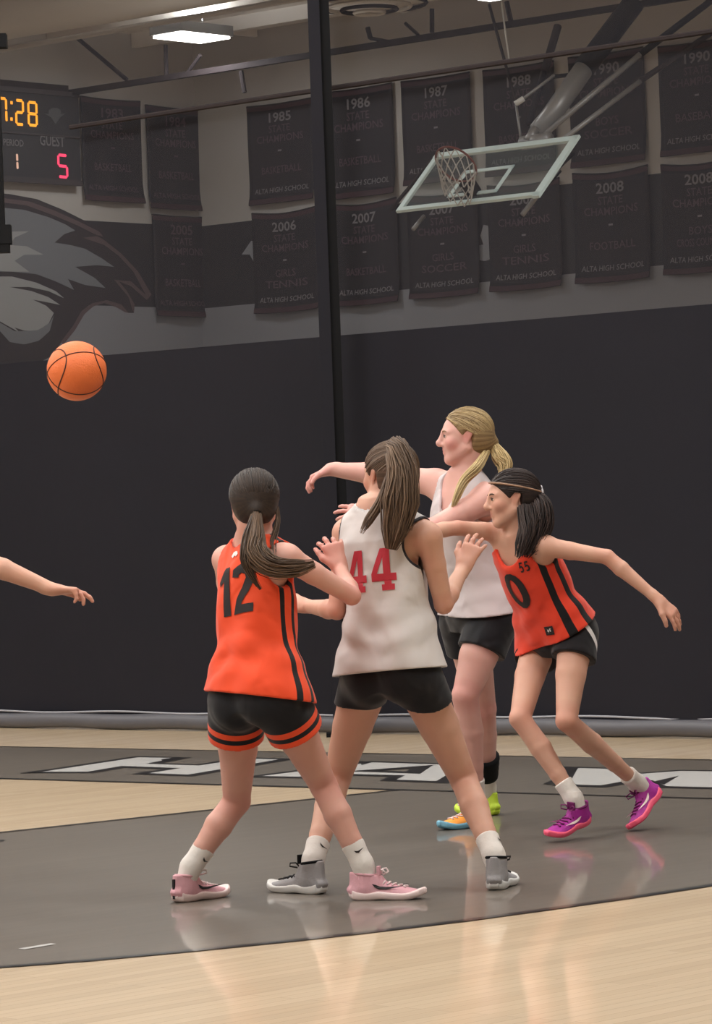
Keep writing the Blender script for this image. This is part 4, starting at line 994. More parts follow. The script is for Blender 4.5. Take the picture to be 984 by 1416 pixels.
        mb = MB(); mb.tube([hq(H, q*x_, y_, z_, hs) for x_, y_, z_ in ((.019, .0885, .006), (.030, .0915, .0115), (.041, .085, .006))], .0013, 5); mb.build('eyelashes', M['iris'], body, True)
    # jersey
    js = S['jersey']; gl = js.get('loose', 0.022); t0 = js.get('hem', -0.03); t1 = 1.03
    sj = [(-.2, .150*g+gl*1.5, .112*g+gl*1.5), (-.02, .158*g+gl*1.3, .110*g+gl*1.35, -0.012), (.12, .150*g+gl*1.35, .104*g+gl*1.3, -.012), (.38, .128*g+gl*1.25, .092*g+gl*1.15, -.004), (.6, .138*g+gl*0.9, .098*g+gl, .0), (.8, .140*g+gl*.5, .098*g+gl*.8), (.92, .118*g+gl*.7, .078*g+gl*.7), (1.0, .085*g+gl*.6, .060*g+gl*.6), (1.06, .06, .06)]
    fa = js.get('fold', 0.006); fz = S.get('seed', 3)*1.7
    def fold(u, v, t):
        z = t*L; ph = np.arctan2(u, v)
        return -fa*.35-fa*(0.50*np.sin(ph*5+8*z+fz+1.5*np.sin(13*z+fz))*np.clip(1.15-t, 0.15, 1)+0.5*np.sin(46*z+5*u+2.2*np.sin(ph*2+fz)+2*np.sin(9*z))*np.exp(-((t-.24)/.22)**2)+0.25*np.sin(23*z-30*u+fz)*(t < 1.0))
    lo_, hi_ = lf.box(t0-.2, 1.1, 0.30); jv = Vol(lo_, hi_, 0.0052)
    jf = lf.sdf(sj, t0-.2, t1, 2.2, 0.0, fold)
    jv.add(jf, (lo_, hi_), 0.004)
    for s_, a in ((1, 'R'), (-1, 'L')):
        ch = lf.pt(s_*0.085*g, 0, 0.84); sh = J['sh'+a]; st = ch.lerp(sh, 0.62)
        f_, b_ = cone(ch, st, .066*g+gl*.45, .056*g+gl*.35); jv.add(f_, b_, .04)
        f_, b_ = cone(lf.pt(s_*0.03, -0.01, 1.0), sh.lerp(ch, 0.42)+lf.up*0.010, .043*g+gl*.3, .038*g+gl*.3); jv.add(f_, b_, .05)
        gp = lf.pt(s_*0.068*g, -0.045*g, -0.02)
        if js.get('bust') or S.get('bust'):
            f_, b_ = ell(lf.pt(s_*0.058*g, 0.062*g, 0.69), (lf.s1, lf.f1, lf.up), (.062*g+gl*.6, .052*g+gl*.6, .07*g+gl)); jv.add(f_, b_, .05)
        if t0 < 0.1:
            lo_j = S['shorts'].get('loose', .012)+.007; hp_ = J['hip'+a]; tw = g*S.get('leg', 1.0)
            f_, b_ = ell(gp, (lf.s0, lf.f0, lf.up), (.088*g+lo_j, .086*g+lo_j, .10*g+lo_j)); jv.add(f_, b_, .05)
            f_, b_ = cone(hp_+lf.up*.10-lf.s0*s_*.02, hp_, .075*tw+lo_j, .088*tw+lo_j); jv.add(f_, b_, .05)
            f_, b_ = cone(hp_, hp_+(J['kn'+a]-hp_).normalized()*.10-lf.up*.02, .088*tw+lo_j, .086*tw+lo_j+.004); jv.add(f_, b_, .04)
    bot = plane(lf.pt(0, 0, t0), -(lf.up+lf.s0*js.get('hem_tilt', 0)+lf.f0*js.get('hem_f', 0)).normalized())
    thick = .017
    sl, Qa = jv.sub(lo_, hi_); full = jv.d.copy(); tt = lf.local(Qa)[2]
    jv.d = np.maximum(jv.d, -(full+thick)*1.0 if True else 0)
    jv.cut(lambda Q: -bot(Q), None, .002)
    for s_, a in ((1, 'R'), (-1, 'L')):
        ch = lf.pt(s_*0.085*g, 0, 0.84); sh = J['sh'+a]; out = (sh-ch).normalized(); st = ch+out*(js.get('strap', 0.055)+ (0.0))
        ar = js.get('arm_r', 0.088)
        f_, b_ = cone(st+out*ar*0.72-lf.up*0.022, st+out*(ar+0.12)-lf.up*0.05, ar, ar+.03, (lf.f1, 1.0)); jv.cut(f_, b_, .004)
        f_, b_ = cone(J['sh'+a], J['el'+a], .057*g, .05*g); jv.cut(f_, b_, .004)
    f_, b_ = cone(lf.pt(0, -0.01, 0.985), lf.pt(0, -0.01, 1.3), .070, .085); jv.cut(f_, b_, .004)
    if js.get('vneck'):
        vn = js['vneck']
        for i in range(6):
            w = i/5; f_, b_ = cone(lf.pt(0, .06, 1.0-vn*w), lf.pt(0, .26, 1.0-vn*w-.02), .066*(1-w)+.010, .066*(1-w)+.010); jv.cut(f_, b_, .003)
    if js.get('slit'):
        su = js['slit']; p = lf.pt(su[0], su[1], t0); f_, b_ = cone(p-lf.up*0.03, p+lf.up*0.028, .034, .004); jv.cut(f_, b_, .002)
    for fn in js.get('cuts', ()): jv.cut(fn, None, .003)
    jvv, jff = jv.mesh(); jo = mk('jersey', jvv, jff, js['mat'], root, True)
    Qp = (jvv[:, 0], jvv[:, 1], jvv[:, 2]); u, v, t = lf.local(Qp); attr(jo, 'phi', np.abs(np.degrees(np.arctan2(u, v))))  # 0 front, 90 side, 180 back
    ed = np.full(len(jvv), 1.0)
    for s_, a in ((1, 'R'), (-1, 'L')):
        ch = lf.pt(s_*0.085*g, 0, 0.84); out = (J['sh'+a]-ch).normalized(); st = ch+out*js.get('strap', 0.055); ar = js.get('arm_r', 0.088)
        d_ = cone(st+out*ar*0.72-lf.up*0.022, st+out*(ar+0.12)-lf.up*0.05, ar, ar+.03)[0](Qp); ed = np.minimum(ed, d_)
    attr(jo, 'edge', ed)
    bvh = BVHTree.FromPolygons([tuple(p) for p in jvv], [tuple(int(i) for i in p) for p in jff])
    for (nm, vf, uu, t_, front, m_, rot) in js.get('marks', ()):
        n_ = lf.f1*(1 if front else -1); x_ = lf.side(t_)*(-1 if front else 1)
        n_ = lf.up.cross(lf.side(t_))*(1 if front else -1); yy = V(lf.up)
        if rot: x_, yy = x_*math.cos(rot)+yy*math.sin(rot), yy*math.cos(rot)-x_*math.sin(rot)
        o_ = lf.pt(0, 0, t_)+x_*uu
        dn_ = n_
        if len(js.get('view', ())) : pass
        decal(nm, jo, vf, o_, x_, yy, dn_, bvh, m_)
    # shorts
    st_ = S['shorts']; lo_s = st_.get('loose', 0.012); ln = st_['len']
    pts = [(lf.pt(0, 0, .2), .24), (lf.pt(0, 0, -.15), .24)]+[(J['hip'+a].lerp(J['kn'+a], .75), .16) for a in 'LR']
    lo_, hi_ = bb(*pts); sv = Vol(lo_, hi_, 0.0052)
    sv.add(lf.sdf([(-.2, .115*g+lo_s, .085*g+lo_s), (-.02, .162*g+lo_s, .112*g+lo_s), (.12, .156*g+lo_s, .106*g+lo_s), (.3, .135*g+lo_s, .095*g+lo_s)], -.12, st_.get('waist', .10)), (lo_, hi_), .02)
    for s_, a in ((1, 'R'), (-1, 'L')):
        hip, kn = J['hip'+a], J['kn'+a]; td = (kn-hip).normalized(); cp = hip+td*ln[0 if a == 'R' else 1]; tw = g*S.get('leg', 1.0)
        fl2 = st_.get('flare', 0.0)
        ft = hip.lerp(kn, .45); c1, bx = cone(hip-td*.02, hip+td*(ln[0 if a == 'R' else 1]+.03), .088*tw+lo_s, (.088-.033*min(1, ln[0]/.17)*.5)*tw+lo_s+fl2)
        cutn = (td+lf.s0*s_*st_.get('cant', 0.0)).normalized(); pl_ = plane(cp, cutn)
        sv.add(lambda Q, c1=c1, pl_=pl_: np.maximum(c1(Q), pl_(Q)), bx, .015)
        gp = lf.pt(s_*0.068*g, -0.045*g, -0.02); f_, b_ = ell(gp, (lf.s0, lf.f0, lf.up), (.088*g+lo_s, .086*g+lo_s, .10*g+lo_s)); sv.add(lambda Q, f_=f_, pl_=pl_: np.maximum(f_(Q), pl_(Q)), b_, .03)
    svv, sff = sv.mesh(); so = mk('shorts', svv, sff, st_['mat'], root, True)
    # distance up from each leg opening
    lg = np.full(len(svv), 9.0)
    uu = lf.local((svv[:, 0], svv[:, 1], svv[:, 2]))
    for s_, a in ((1, 'R'), (-1, 'L')):
        hip, kn = J['hip'+a], J['kn'+a]; td = (kn-hip).normalized(); cp = hip+td*ln[0 if a == 'R' else 1]
        dd = -((svv-np.array(cp))@np.array((td+lf.s0*s_*st_.get('cant', 0.0)).normalized())); msk = (uu[0]*s_ > -0.0); lg = np.where(msk, dd, lg)
    attr(so, 'leg', lg); attr(so, 'phi', np.abs(np.degrees(np.arctan2(uu[0], uu[1]))))
    # shoes
    for a in 'RL':
        if 'shoe'+a in S:
            q = S['shoe'+a]; shoe(root, q['H'], q['T'], q.get('up', V((0, 0, 1))), q['sole'], q['upper'], q['trim'], q['lace'], S['sock'], J['an'+a], J['kn'+a], .036*g*S.get('leg', 1.0),
                                  S.get('foot', 1.0), q.get('logo'), q.get('tab', True), S.get('sock_h', .11), q.get('heel'), q.get('sock_logo'), q.get('col', .094))
    # hair
    hr = S['hair']; hv_ = bb((hq(H, 0, -.02, .02, hs), .16)); vh = Vol(*hv_, 0.0045)
    f_, b_ = ell(hq(H, 0, -.016, .030, hs), (H['l'], H['f'], H['u']), ((.074+hr['pad'])*hs, (.094+hr['pad'])*hs, (.080+hr['pad'])*hs)); vh.add(f_, b_, .01)
    f_, b_ = ell(hq(H, 0, -.045, -.02, hs), (H['l'], H['f'], H['u']), ((.060+hr['pad']*.6)*hs, (.060+hr['pad'])*hs, (.068)*hs)); vh.add(f_, b_, .04)
    cn = (H['f']*.80-H['u']*.60); vh.cut(lambda Q: -plane(hq(H, 0, 0, 0, hs)+cn*hr.get('line', .022), cn)(Q), None, .01)
    for q in (-1, 1):
        f_, b_ = cone(hq(H, q*.100, -.004, .000, hs), hq(H, q*.074, .006, -.03, hs), .030*hs, .028*hs); vh.cut(f_, b_, .006)
    tie = hr['tie']; tc_ = hq(H, *tie, hs)
    if hr.get('tie_r'):
        f_, b_ = cone(hq(H, tie[0]*.7, tie[1]*.7, tie[2]*.7, hs), tc_, .05*hs, .022*hs); vh.add(f_, b_, .03)
    hvv, hff = vh.mesh(); ho = mk('hair', hvv, hff, hr['mat'], root, True)
    loc = hvv-np.array(H['c']); ang = np.arctan2(loc@np.array(H['l']), loc@np.array(H['u'])); attr(ho, 'tone', np.clip(0.18+0.16*np.sin(ang*23)+.1*np.sin(ang*57+loc[:, 2]*60), 0, 1)*hr.get('scalp_tone', 1.0))
    # strands combed from the hairline to the tie, lying on the scalp
    cc = np.array([0, -.016, .030]); rr_ = np.array([.074, .094, .080])+hr['pad']+.0015; td_ = (np.array(tie)-cc)/rr_; td_ /= np.linalg.norm(td_); paths = []
    nS = hr.get('n_scalp', 420); tries = 0
    while len(paths) < nS and tries < 6000:
        tries += 1; d = rng.normal(size=3); d /= np.linalg.norm(d); p = cc+d*rr_
        yy = p[1]*.80-p[2]*.60
        if yy > hr.get('line', .022) or p[2] < -.055: continue
        if abs(p[0]) > .06 and abs(p[1]+.0) < .03 and p[2] < .022: continue
        if rng.uniform() < .5 and yy < hr.get('line', .022)-.03: continue
        om = math.acos(max(-1, min(1, float(d@td_))))
        if om < .15: continue
        q = []; ear = False
        for w in np.linspace(0, 1, 9):
            e = (math.sin((1-w)*om)*d+math.sin(w*om)*td_)/math.sin(om); e = e/np.linalg.norm(e)
            pp = cc+e*rr_*(1+.004*math.sin(w*7+tries)); ear = ear or (abs(pp[0]) > .05 and (pp[1]+.002)**2+(pp[2]+.006)**2 < .026**2); q.append(np.array(hq(H, *pp, hs)))
        if ear: continue
        paths.append((q, .0021, rng.uniform(*hr.get('tone', (0, .7)))*hr.get('scalp_tone', 1.0)))
    for tp in hr.get('tails', ()):
        paths += tail(tp['path'], tp['r'], tp['n'], rng, tp.get('wander', .3), tp.get('sr', .0024), tp.get('tone', (0, 1)), 1, tp.get('npt', 16), tp.get('trunc', (.75, 1)), tp.get('frizz', 0))
    strands('hair_strands', paths, .002, hr['mat'], ho)
    if hr.get('tails') and not hr.get('no_tie'):
        mb = MB(); a_ = V(hr['tails'][0]['path'][0]); b_ = V(hr['tails'][0]['path'][1]); ax = (b_-a_).normalized(); e1 = ax.orthogonal().normalized(); e2 = ax.cross(e1); rt_ = hr['tails'][0]['r'][0]*1.0
        c_ = a_+ax*.006; mb.tube([c_+(e1*math.cos(t)+e2*math.sin(t))*rt_ for t in [2*math.pi*k/16 for k in range(17)]], .005, 6, False); mb.build('hair_tie', M['black'], ho, True)
    return root, body, jo, lf

# ================================================================== the players
SK1 = skin_mat('skin_rosy', (216, 168, 152), (196, 118, 108)); SK2 = skin_mat('skin_tan', (213, 168, 146), (192, 122, 104)); SK3 = skin_mat('skin_pale', (220, 176, 164), (206, 122, 118))
M['eye'] = mat('eye_white', (225, 220, 215), 0.3); M['iris'] = mat('dark_iris', (50, 38, 32), 0.3)
HB = hair_mat('hair_dark_brown', (40, 33, 31), (112, 88, 68)); HM = hair_mat('hair_brown', (74, 58, 48), (138, 114, 94)); HY = hair_mat('hair_blonde', (120, 98, 70), (214, 190, 140)); HD = hair_mat('hair_black_brown', (34, 27, 27), (80, 62, 56))
for k, c in (('brow_d', (70, 50, 42)), ('brow_l', (140, 108, 80))): M[k] = mat(k, c, 0.8)
M['orange'] = cloth_mat('orange_jersey_cloth', (236, 78, 40), stripes=((74, 80), (91, 98)))
M['orange2'] = cloth_mat('orange_jersey_side_striped', (226, 66, 42), stripes=((66, 77), (92, 103)))
M['whitej'] = cloth_mat('white_jersey_cloth', (206, 200, 198), tcol=(40, 36, 42), tr=0.010)
M['whitej2'] = cloth_mat('white_jersey_cool', (204, 194, 196))
M['short_b'] = cloth_mat('black_shorts_banded', (20, 20, 26), bands=((-1, .024, (238, 82, 44)), (.042, .064, (238, 82, 44))))
M['short_k'] = cloth_mat('black_tight_shorts', (17, 17, 23), rough=0.6)
M['short_s'] = cloth_mat('black_shorts_white_stripe', (20, 17, 22), stripes=((90, 96),), scol=(220, 215, 215))
M['num_k'] = mat('number_black', (26, 20, 24), 0.7); M['num_r'] = mat('number_red', (188, 44, 60), 0.7); M['num_w'] = mat('print_white', (225, 222, 220), 0.7)
M['sock'] = mat('white_sock', (226, 220, 214), 0.9, bump=(60, 0.003)); M['pink'] = mat('pink_knit', (222, 168, 178), 0.75, bump=(90, 0.002)); M['pinks'] = mat('pink_sole', (240, 218, 216), 0.5)
M['greyk'] = mat('grey_knit', (160, 158, 160), 0.75, bump=(90, 0.003)); M['whites'] = mat('white_sole', (226, 226, 224), 0.45); M['purple'] = mat('purple_mesh', (160, 28, 140), 0.6, bump=(90, 0.002)); M['coral'] = mat('coral_sole', (250, 96, 130), 0.5)
M['orangeu'] = mat('orange_upper', (248, 160, 60), 0.6); M['bluesole'] = mat('light_blue_sole', (120, 180, 205), 0.5); M['limeu'] = mat('lime_upper', (190, 220, 60), 0.6)
M['lacew'] = mat('pale_lace', (235, 215, 215), 0.8); M['lacek'] = mat('dark_lace', (40, 38, 40), 0.8); M['lacep'] = mat('purple_lace', (110, 18, 90), 0.8)
def pv(a, b, dy=0.0):                      # direction between two photo points, dy deeper
    return V((b[0]-a[0], 0, a[1]-b[1])).normalized()+V((0, dy, 0))
def az(H, deg, L=0.262, rise=0.0):
    a = math.radians(deg); return H+V((math.cos(a), math.sin(a), 0))*L+V((0, 0, rise))
Z = V((0, 0, 1))
def shoe_spec(H, T, up=None, **k): return dict(H=H, T=T, up=up or Z, **k)

# --- player 12, orange, back to us
H_ = G(243, 1249); T1 = az(H_, 48); H2 = G(486, 1245); T2 = az(H2, -10)
A_ = dict(label='person in orange jersey 12 and black banded shorts, back to the camera, dark ponytail', seed=3, g=0.93, leg=1.0, arm=.93, skin=SK1, sock=M['sock'], brow=M['brow_d'], foot=0.97,
 J=dict(pelvis=P(358, 962, 12.30), neck=P(352, 752, 12.42), hipR=P(389, 972, 12.22), hipL=P(326, 976, 12.38), shR=P(398, 772, 12.26), shL=P(312, 774, 12.54),
        elR=P(486, 824, 12.36), wrR=P(470, 786, 12.57), elL=P(318, 850, 12.72), wrL=P(345, 835, 12.93),
        knR=P(447, 1086, 12.40), knL=P(327, 1108, 12.56), anR=foot_ankle(H2, T2, Z), anL=foot_ankle(H_, T1, Z)),
 hR=(pv((470, 786), (457, 742), .25), V((-.1, .9, -.2)), .45, .20), hL=(V((-.1, .3, .8)), V((0, .9, 0)), .4, .1),
 head=head_frame(P(351, 696, 12.40), 96, -.08, .03), head_s=.97,
 jersey=dict(mat=M['orange'], loose=.022, hem=-.01, fold=.011, slit=(.118, -.075), hem_tilt=.22,
   marks=[('jersey_number', merge2d((*scale2d(D1, .125, .136), -.082, -.085), (*scale2d(D2, .125, .136), .0, -.085)), .022, .66, False, M['num_k'], 0),
          ('neck_emblem', merge2d((*poly2d([(-.020, -.004), (-.012, .010), (.0, .012), (.012, .008), (.018, -.002), (.010, -.010), (.002, -.004), (-.008, -.012)]), 0, 0)), .012, .905, False, M['num_w'], 0)]),
 shorts=dict(mat=M['short_b'], loose=.015, len=(.125, .125), flare=.012),
 shoeR=shoe_spec(H2, T2, sole=M['pinks'], upper=M['pink'], trim=M['pink'], lace=M['lacew'], logo=M['num_k'], sock_logo=V((.3, -1, 0))),
 shoeL=shoe_spec(H_, T1, sole=M['pinks'], upper=M['pink'], trim=M['pink'], lace=M['lacew'], logo=M['num_k'], heel=M['num_k'], sock_logo=V((.9, -.6, 0))))
hh = A_['head']; t_ = (0, -.112, -.040)
A_['hair'] = dict(mat=HB, pad=.013, line=.024, tie=t_, tie_r=1, scalp_tone=.35, n_scalp=420, tone=(0, .55), tails=[
  dict(path=[hq(hh, *t_), P(352, 742, 12.22), P(354, 766, 12.17), P(376, 784, 12.13), P(412, 786, 12.11), P(446, 776, 12.12)], r=(.016, .036, .046, .038, .030, .008), n=280, tone=(.2, 1.1), trunc=(.75, 1), sr=.002, frizz=.3),
  dict(path=[hq(hh, *t_), P(346, 745, 12.2), P(343, 775, 12.16), P(352, 800, 12.15), P(364, 820, 12.15)], r=(.012, .03, .03, .014, .006), n=60, tone=(.1, .8), trunc=(.6, 1)),
  dict(path=[P(383, 700, 12.36), P(384, 722, 12.34), P(378, 748, 12.28), P(380, 768, 12.2)], r=(.006, .008, .012, .008), n=22, tone=(0, .6))])
person('person', A_)

# --- player 44, white, back to us
H_ = G(447, 1237); T1 = az(H_, 136); H2 = G(683, 1232); T2 = az(H2, 76)
B_ = dict(label='person in white jersey 44 and short black shorts seen from behind, long brown ponytail', seed=5, g=1.0, leg=.97, arm=.90, skin=SK2, sock=M['sock'], brow=M['brow_d'],
 J=dict(pelvis=P(541, 928, 12.70), neck=P(523, 706, 12.74), hipR=P(579, 944, 12.64), hipL=P(504, 948, 12.76), shR=P(592, 742, 12.62), shL=P(479, 738, 12.80),
        elR=P(613, 836, 12.70), wrR=P(640, 786, 12.86), elL=P(466, 844, 12.74), wrL=P(424, 838, 12.93),
        knR=P(641, 1078, 12.80), knL=P(466, 1076, 12.90), anR=foot_ankle(H2, T2, Z), anL=foot_ankle(H_, T1, Z)),
 hR=(pv((640, 786), (662, 742), .3), V((.3, .9, 0)), .25, .12), hL=(V((-.8, .2, .1)), V((.1, .6, -.6)), .4, .1),
 head=head_frame(P(538, 658, 12.78), 128, .0, .02), head_s=1.0,
 jersey=dict(mat=M['whitej'], loose=.024, hem=-.005, fold=.011, strap=.05, arm_r=.085,
   marks=[('jersey_number', merge2d((*scale2d(D4, .082, .118), -.092, -.074), (*scale2d(D4, .082, .118),   .010, -.074)), .02, .62, False, M['num_r'], 0)]),
 shorts=dict(mat=M['short_k'], loose=.008, len=(.070, .070), cant=-.35),
 shoeR=shoe_spec(H2, T2, sole=M['whites'], upper=M['greyk'], trim=M['black'], lace=M['lacek'], col=.112, sock_logo=V((.9, -.5, 0))),
 shoeL=shoe_spec(H_, T1, sole=M['whites'], upper=M['greyk'], trim=M['black'], lace=M['lacek'], col=.112, sock_logo=V((.5, -1, 0))))
hh = B_['head']; t_ = (.0, -.098, .078)
B_['hair'] = dict(mat=HM, pad=.013, line=.022, tie=t_, tie_r=1, n_scalp=420, scalp_tone=.8, tone=(.1, .7), tails=[
  dict(path=[hq(hh, *t_), P(549, 618, 12.62), P(556, 650, 12.57), P(552, 695, 12.55), P(545, 735, 12.54), P(538, 772, 12.54)], r=(.016, .040, .054, .068, .044, .006), n=420, tone=(0, .9), trunc=(.8, 1), sr=.0021, frizz=.25),
  dict(path=[P(540, 660, 12.6), P(526, 695, 12.58), P(510, 720, 12.57), P(497, 742, 12.56)], r=(.02, .02, .018, .006), n=50, tone=(0, .7), trunc=(.6, 1)),
  dict(path=[P(553, 640, 12.58), P(566, 690, 12.56), P(566, 740, 12.55)], r=(.02, .026, .008), n=50, tone=(0, .6), trunc=(.6, 1))])
person('person', B_)

# --- tall blonde player, white, facing left
H_ = G(673, 1142); T1 = az(H_, 219); H2 = G(686, 1128); T2 = az(H2, 128)
C__ = dict(label='person with blonde ponytail in white v-neck jersey facing left, arm stretched out', seed=8, g=1.04, leg=1.05, arm=1.12, skin=SK3, sock=M['sock'], brow=M['brow_l'], bust=1,
 J=dict(pelvis=P(660, 848, 15.20), neck=P(641, 662, 15.16), hipR=P(643, 866, 15.32), hipL=P(677, 868, 15.10), shR=P(602, 668, 15.30), shL=P(674, 690, 15.02),
        elR=P(526, 656, 15.40), wrR=P(457, 649, 15.42), elL=P(596, 732, 14.90), wrL=P(512, 712, 14.96),
        knR=P(668, 980, 15.45), knL=P(643, 962, 15.02), anR=foot_ankle(H2, T2, Z), anL=foot_ankle(H_, T1, Z)),
 hR=(V((-.85, 0, -.35)), V((-.3, -.1, -1)), .5, .08), hL=(V((-1, 0, .12)), V((0, .6, -.5)), .22, .3),
 head=head_frame(P(642, 604, 15.14), 186, .0, .0), head_s=1.02,
 jersey=dict(mat=M['whitej2'], loose=.018, hem=.0, fold=.005, vneck=.26, strap=.045),
 shorts=dict(mat=M['short_k'], loose=.012, len=(.11, .11), flare=.006),
 shoeR=shoe_spec(H2, T2, sole=M['limeu'], upper=M['limeu'], trim=M['limeu'], lace=M['lacew']),
 shoeL=shoe_spec(H_, T1, sole=M['bluesole'], upper=M['orangeu'], trim=M['orangeu'], lace=M['lacew']))
hh = C__['head']; t_ = (0, -.118, -.030)
C__['hair'] = dict(mat=HY, pad=.012, line=.014, tie=t_, tie_r=1, n_scalp=440, scalp_tone=.75, tone=(.1, .9), tails=[
  dict(path=[hq(hh, *t_), P(690, 630, 15.12), P(697, 643, 15.1), P(694, 662, 15.06)], r=(.014, .034, .036, .016), n=170, tone=(.5, 1.0), trunc=(.7, 1)),
  dict(path=[hq(hh, 0, -.10, -.05), P(660, 645, 15.0), P(642, 664, 14.96), P(630, 690, 14.93), P(624, 708, 14.93)], r=(.012, .022, .02, .014, .004), n=90, tone=(.5, 1), trunc=(.6, 1))])
C_root, C_body, _, _ = person('person', C__)
# black brace above the ankle
a_ = C__['J']['anR'].lerp(C__['J']['knR'], .20); b_ = C__['J']['anR'].lerp(C__['J']['knR'], .44)
mb = MB(); ps = [a_.lerp(b_, i/8) for i in range(9)]; mb.tube(ps, [.050+.010*i/8+.0015*(i % 2) for i in range(9)], 20); mb.build('ankle_brace', M['black'], C_root, True)

# --- player 0, orange, lunging at the right
Hs = P(806, 1132, 14.42); T1 = P(757, 1153, 14.26); T1.z = 0.012; Hs.z = .055
H2 = P(914, 1098, 14.82); T2 = P(882, 1142, 14.68); d_ = (T2-H2).normalized(); T2 = H2+d_*.25; d1 = (T1-Hs).normalized(); Hs = T1-d1*.25
u1 = V((.45, .3, 1)); u2 = V((-.9, -.35, .55))
D_ = dict(label='person in orange jersey 0 lunging at the right, dark ponytail and purple shoes', seed=11, g=.93, leg=.90, arm=.86, skin=SK2, sock=M['sock'], brow=M['brow_d'], foot=.96, bust=0,
 J=dict(pelvis=P(770, 876, 14.60), neck=P(716, 742, 14.44), hipR=P(747, 890, 14.70), hipL=P(796, 884, 14.50), shR=P(690, 737, 14.52), shL=P(753, 756, 14.34),
        elR=P(632, 730, 14.42), wrR=P(566, 738, 14.34), elL=P(839, 770, 14.32), wrL=P(908, 828, 14.30),
        knR=P(719, 994, 14.44), knL=P(783, 997, 14.34), anR=foot_ankle(Hs, T1, u1, .96), anL=foot_ankle(H2, T2, u2, .96)),
 hR=(V((-1, 0, -.1)), V((0, -.3, -1)), .3, .08), hL=(pv((908, 828), (943, 862)), V((-.5, .6, -.6)), .22, .12),
 head=head_frame(P(707, 690, 14.42), 190, -.06, .06), head_s=.98,
 jersey=dict(mat=M['orange2'], loose=.022, hem=.0, fold=.009, vneck=.09, hem_tilt=.27,
   marks=[('jersey_number', merge2d((*scale2d(D0, .165, .135), -.052, -.084)), .012, .59, True, M['num_k'], .1),
          ('jersey_lettering', merge2d((*scale2d(D5, .028, .034), .005, -.02), (*scale2d(D5, .028, .034), .030, -.02)), .060, .80, True, M['num_k'], .1),
          ('jersey_patch', poly2d([(-.022, -.018), (.022, -.018), (.022, .018), (-.022, .018)]), .105, .17, True, M['num_k'], .1),
          ('patch_emblem', poly2d([(-.012, -.008), (.014, -.004), (.006, .002), (.012, .010), (-.004, .006), (-.012, .010)]), .105, .17, True, M['num_w'], .1)]),
 shorts=dict(mat=M['short_s'], loose=.013, len=(.085, .085), flare=.012, cant=-.1),
 shoeR=shoe_spec(Hs, T1, u1, sole=M['coral'], upper=M['purple'], trim=M['lacep'], lace=M['lacep'], logo=M['pinks']),
 shoeL=shoe_spec(H2, T2, u2, sole=M['coral'], upper=M['purple'], trim=M['lacep'], lace=M['lacep'], logo=M['pinks']))
hh = D_['head']; t_ = (.0, -.112, .012)
D_['hair'] = dict(mat=HD, pad=.013, line=.022, tie=t_, tie_r=1, n_scalp=420, scalp_tone=.6, tone=(0, .7), tails=[
  dict(path=[hq(hh, *t_), P(748, 700, 14.38), P(746, 722, 14.36), P(736, 748, 14.33), P(722, 776, 14.28)], r=(.014, .045, .055, .045, .010), n=340, tone=(0, .6), trunc=(.7, 1), sr=.0021, frizz=.35),
  dict(path=[P(725, 700, 14.34), P(728, 730, 14.3), P(722, 755, 14.27), P(714, 775, 14.25)], r=(.03, .036, .03, .01), n=120, tone=(0, .5), trunc=(.65, 1))])
D_root, _, _, _ = person('person', D_)
mb = MB(); ps = [hq(hh, .001+.0865*math.sin(t)*.98, -.018+.108*math.cos(t)*.98, .036+.030*math.cos(t)+.006) for t in [0.15+(math.pi-.3)*k/16 for k in range(17)]]
M['band'] = mat('tan_hair_band', (150, 116, 92), 0.6); mb.tube(ps, .0042, 6); mb.build('head_band', M['band'], D_root, True)
M['scrunch'] = mat('white_scrunchie', (205, 200, 205), 0.7)
c_ = hq(hh, 0, -.118, .012); mb = MB(); mb.tube([c_+(hh['l']*math.cos(t)+hh['u']*math.sin(t))*(.026+.003*math.sin(t*7)) for t in [2*math.pi*k/24 for k in range(25)]], .009, 8, False); mb.build('scrunchie', M['scrunch'], D_root, True)

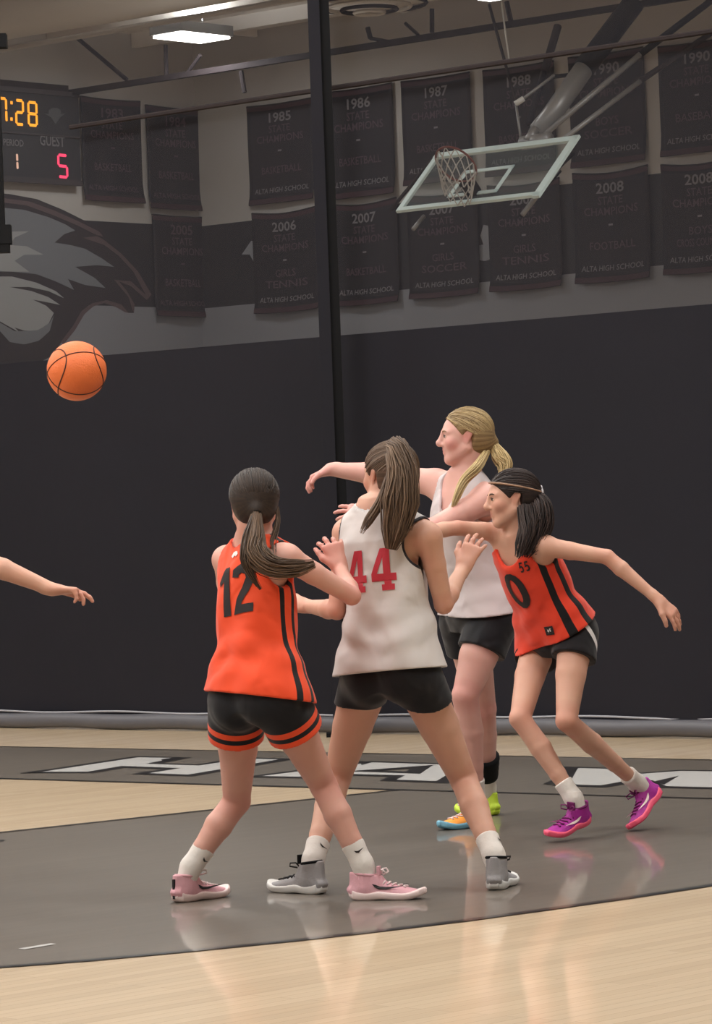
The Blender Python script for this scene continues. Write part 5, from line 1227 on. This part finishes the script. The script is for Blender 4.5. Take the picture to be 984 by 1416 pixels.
# --- player reaching in from the left edge (mostly outside the picture)
HE = G(-172, 1247); HE2 = G(-262, 1240)
E_ = dict(label='person reaching in from the left edge, only the bare forearm and hand in view', seed=14, g=.97, skin=SK2, sock=M['sock'], brow=M['brow_d'],
 J=dict(pelvis=P(-195, 930, 12.95), neck=P(-180, 715, 12.95), hipR=P(-192, 945, 12.86), hipL=P(-192, 945, 13.04), shR=P(-125, 742, 12.80), shL=P(-190, 745, 13.12),
        elR=P(-22, 776, 12.80), wrR=P(72, 815, 12.80), elL=P(-200, 850, 13.25), wrL=P(-120, 880, 13.3),
        knR=P(-150, 1070, 12.9), knL=P(-240, 1070, 13.05), anR=foot_ankle(HE, az(HE, 10), Z), anL=foot_ankle(HE2, az(HE2, 20), Z)),
 hR=(V((.97, 0, -.08)), V((-.1, -.1, -1)), (.22, .28, .5, .7), .10), hL=(V((.9, .1, .1)), V((0, 0, -1)), .4, .1),
 head=head_frame(P(-172, 660, 12.95), 0, .0, .0),
 jersey=dict(mat=M['orange'], loose=.022, hem=-.03, fold=.006), shorts=dict(mat=M['short_b'], loose=.02, len=(.16, .16), flare=.012),
 shoeR=shoe_spec(HE, az(HE, 10), sole=M['whites'], upper=M['greyk'], trim=M['black'], lace=M['lacek']),
 shoeL=shoe_spec(HE2, az(HE2, 20), sole=M['whites'], upper=M['greyk'], trim=M['black'], lace=M['lacek']), h=.0055)
hh = E_['head']; t_ = (0, -.112, 0)
E_['hair'] = dict(mat=HB, pad=.013, line=.022, tie=t_, tie_r=1, n_scalp=200, tails=[dict(path=[hq(hh, *t_), hq(hh, 0, -.15, -.04), hq(hh, 0, -.15, -.15), hq(hh, 0, -.13, -.25)], r=(.014, .03, .03, .01), n=90)])
person('person', E_)

# ------------------------------------------------------------------ the ball in flight
bc = P(106, 513, 14.6); R_ = 0.121
M['ball'] = mat('ball_leather', (226, 112, 54), 0.55, bump=(160, 0.003), noise=(6, .06)); M['seam'] = mat('ball_seam', (66, 34, 26), 0.7)
bm = bmesh.new(); bmesh.ops.create_uvsphere(bm, u_segments=48, v_segments=28, radius=R_)
bvs = [tuple(v.co+bc) for v in bm.verts]; bfs = [tuple(v.index for v in f.verts) for f in bm.faces]; bm.free()
ball = empty('basketball', bc, 'orange basketball with dark seams flying in front of the curtain', 'ball')
mk('leather_shell', bvs, bfs, M['ball'], ball, True)
Rb = Matrix.Rotation(.35, 3, 'Y') @ Matrix.Rotation(.9, 3, 'X') @ Matrix.Rotation(.5, 3, 'Z')
mb = MB()
for fn in (lambda t: V((math.cos(t), math.sin(t), 0)), lambda t: V((math.cos(t), 0, math.sin(t)))):
    mb.tube([bc+Rb @ fn(t)*(R_*.9985) for t in [2*math.pi*k/64 for k in range(65)]], .0028, 5, False)
for sg in (1, -1):
    pts = []
    for k in range(65):
        t = 2*math.pi*k/64; w = V((sg*(.62+.22*math.cos(2*t)), math.cos(t)*.72, math.sin(t)*.72)).normalized(); pts.append(bc+Rb @ w*(R_*.9985))
    mb.tube(pts, .0028, 5, False)
mb.build('seams', M['seam'], ball, True)
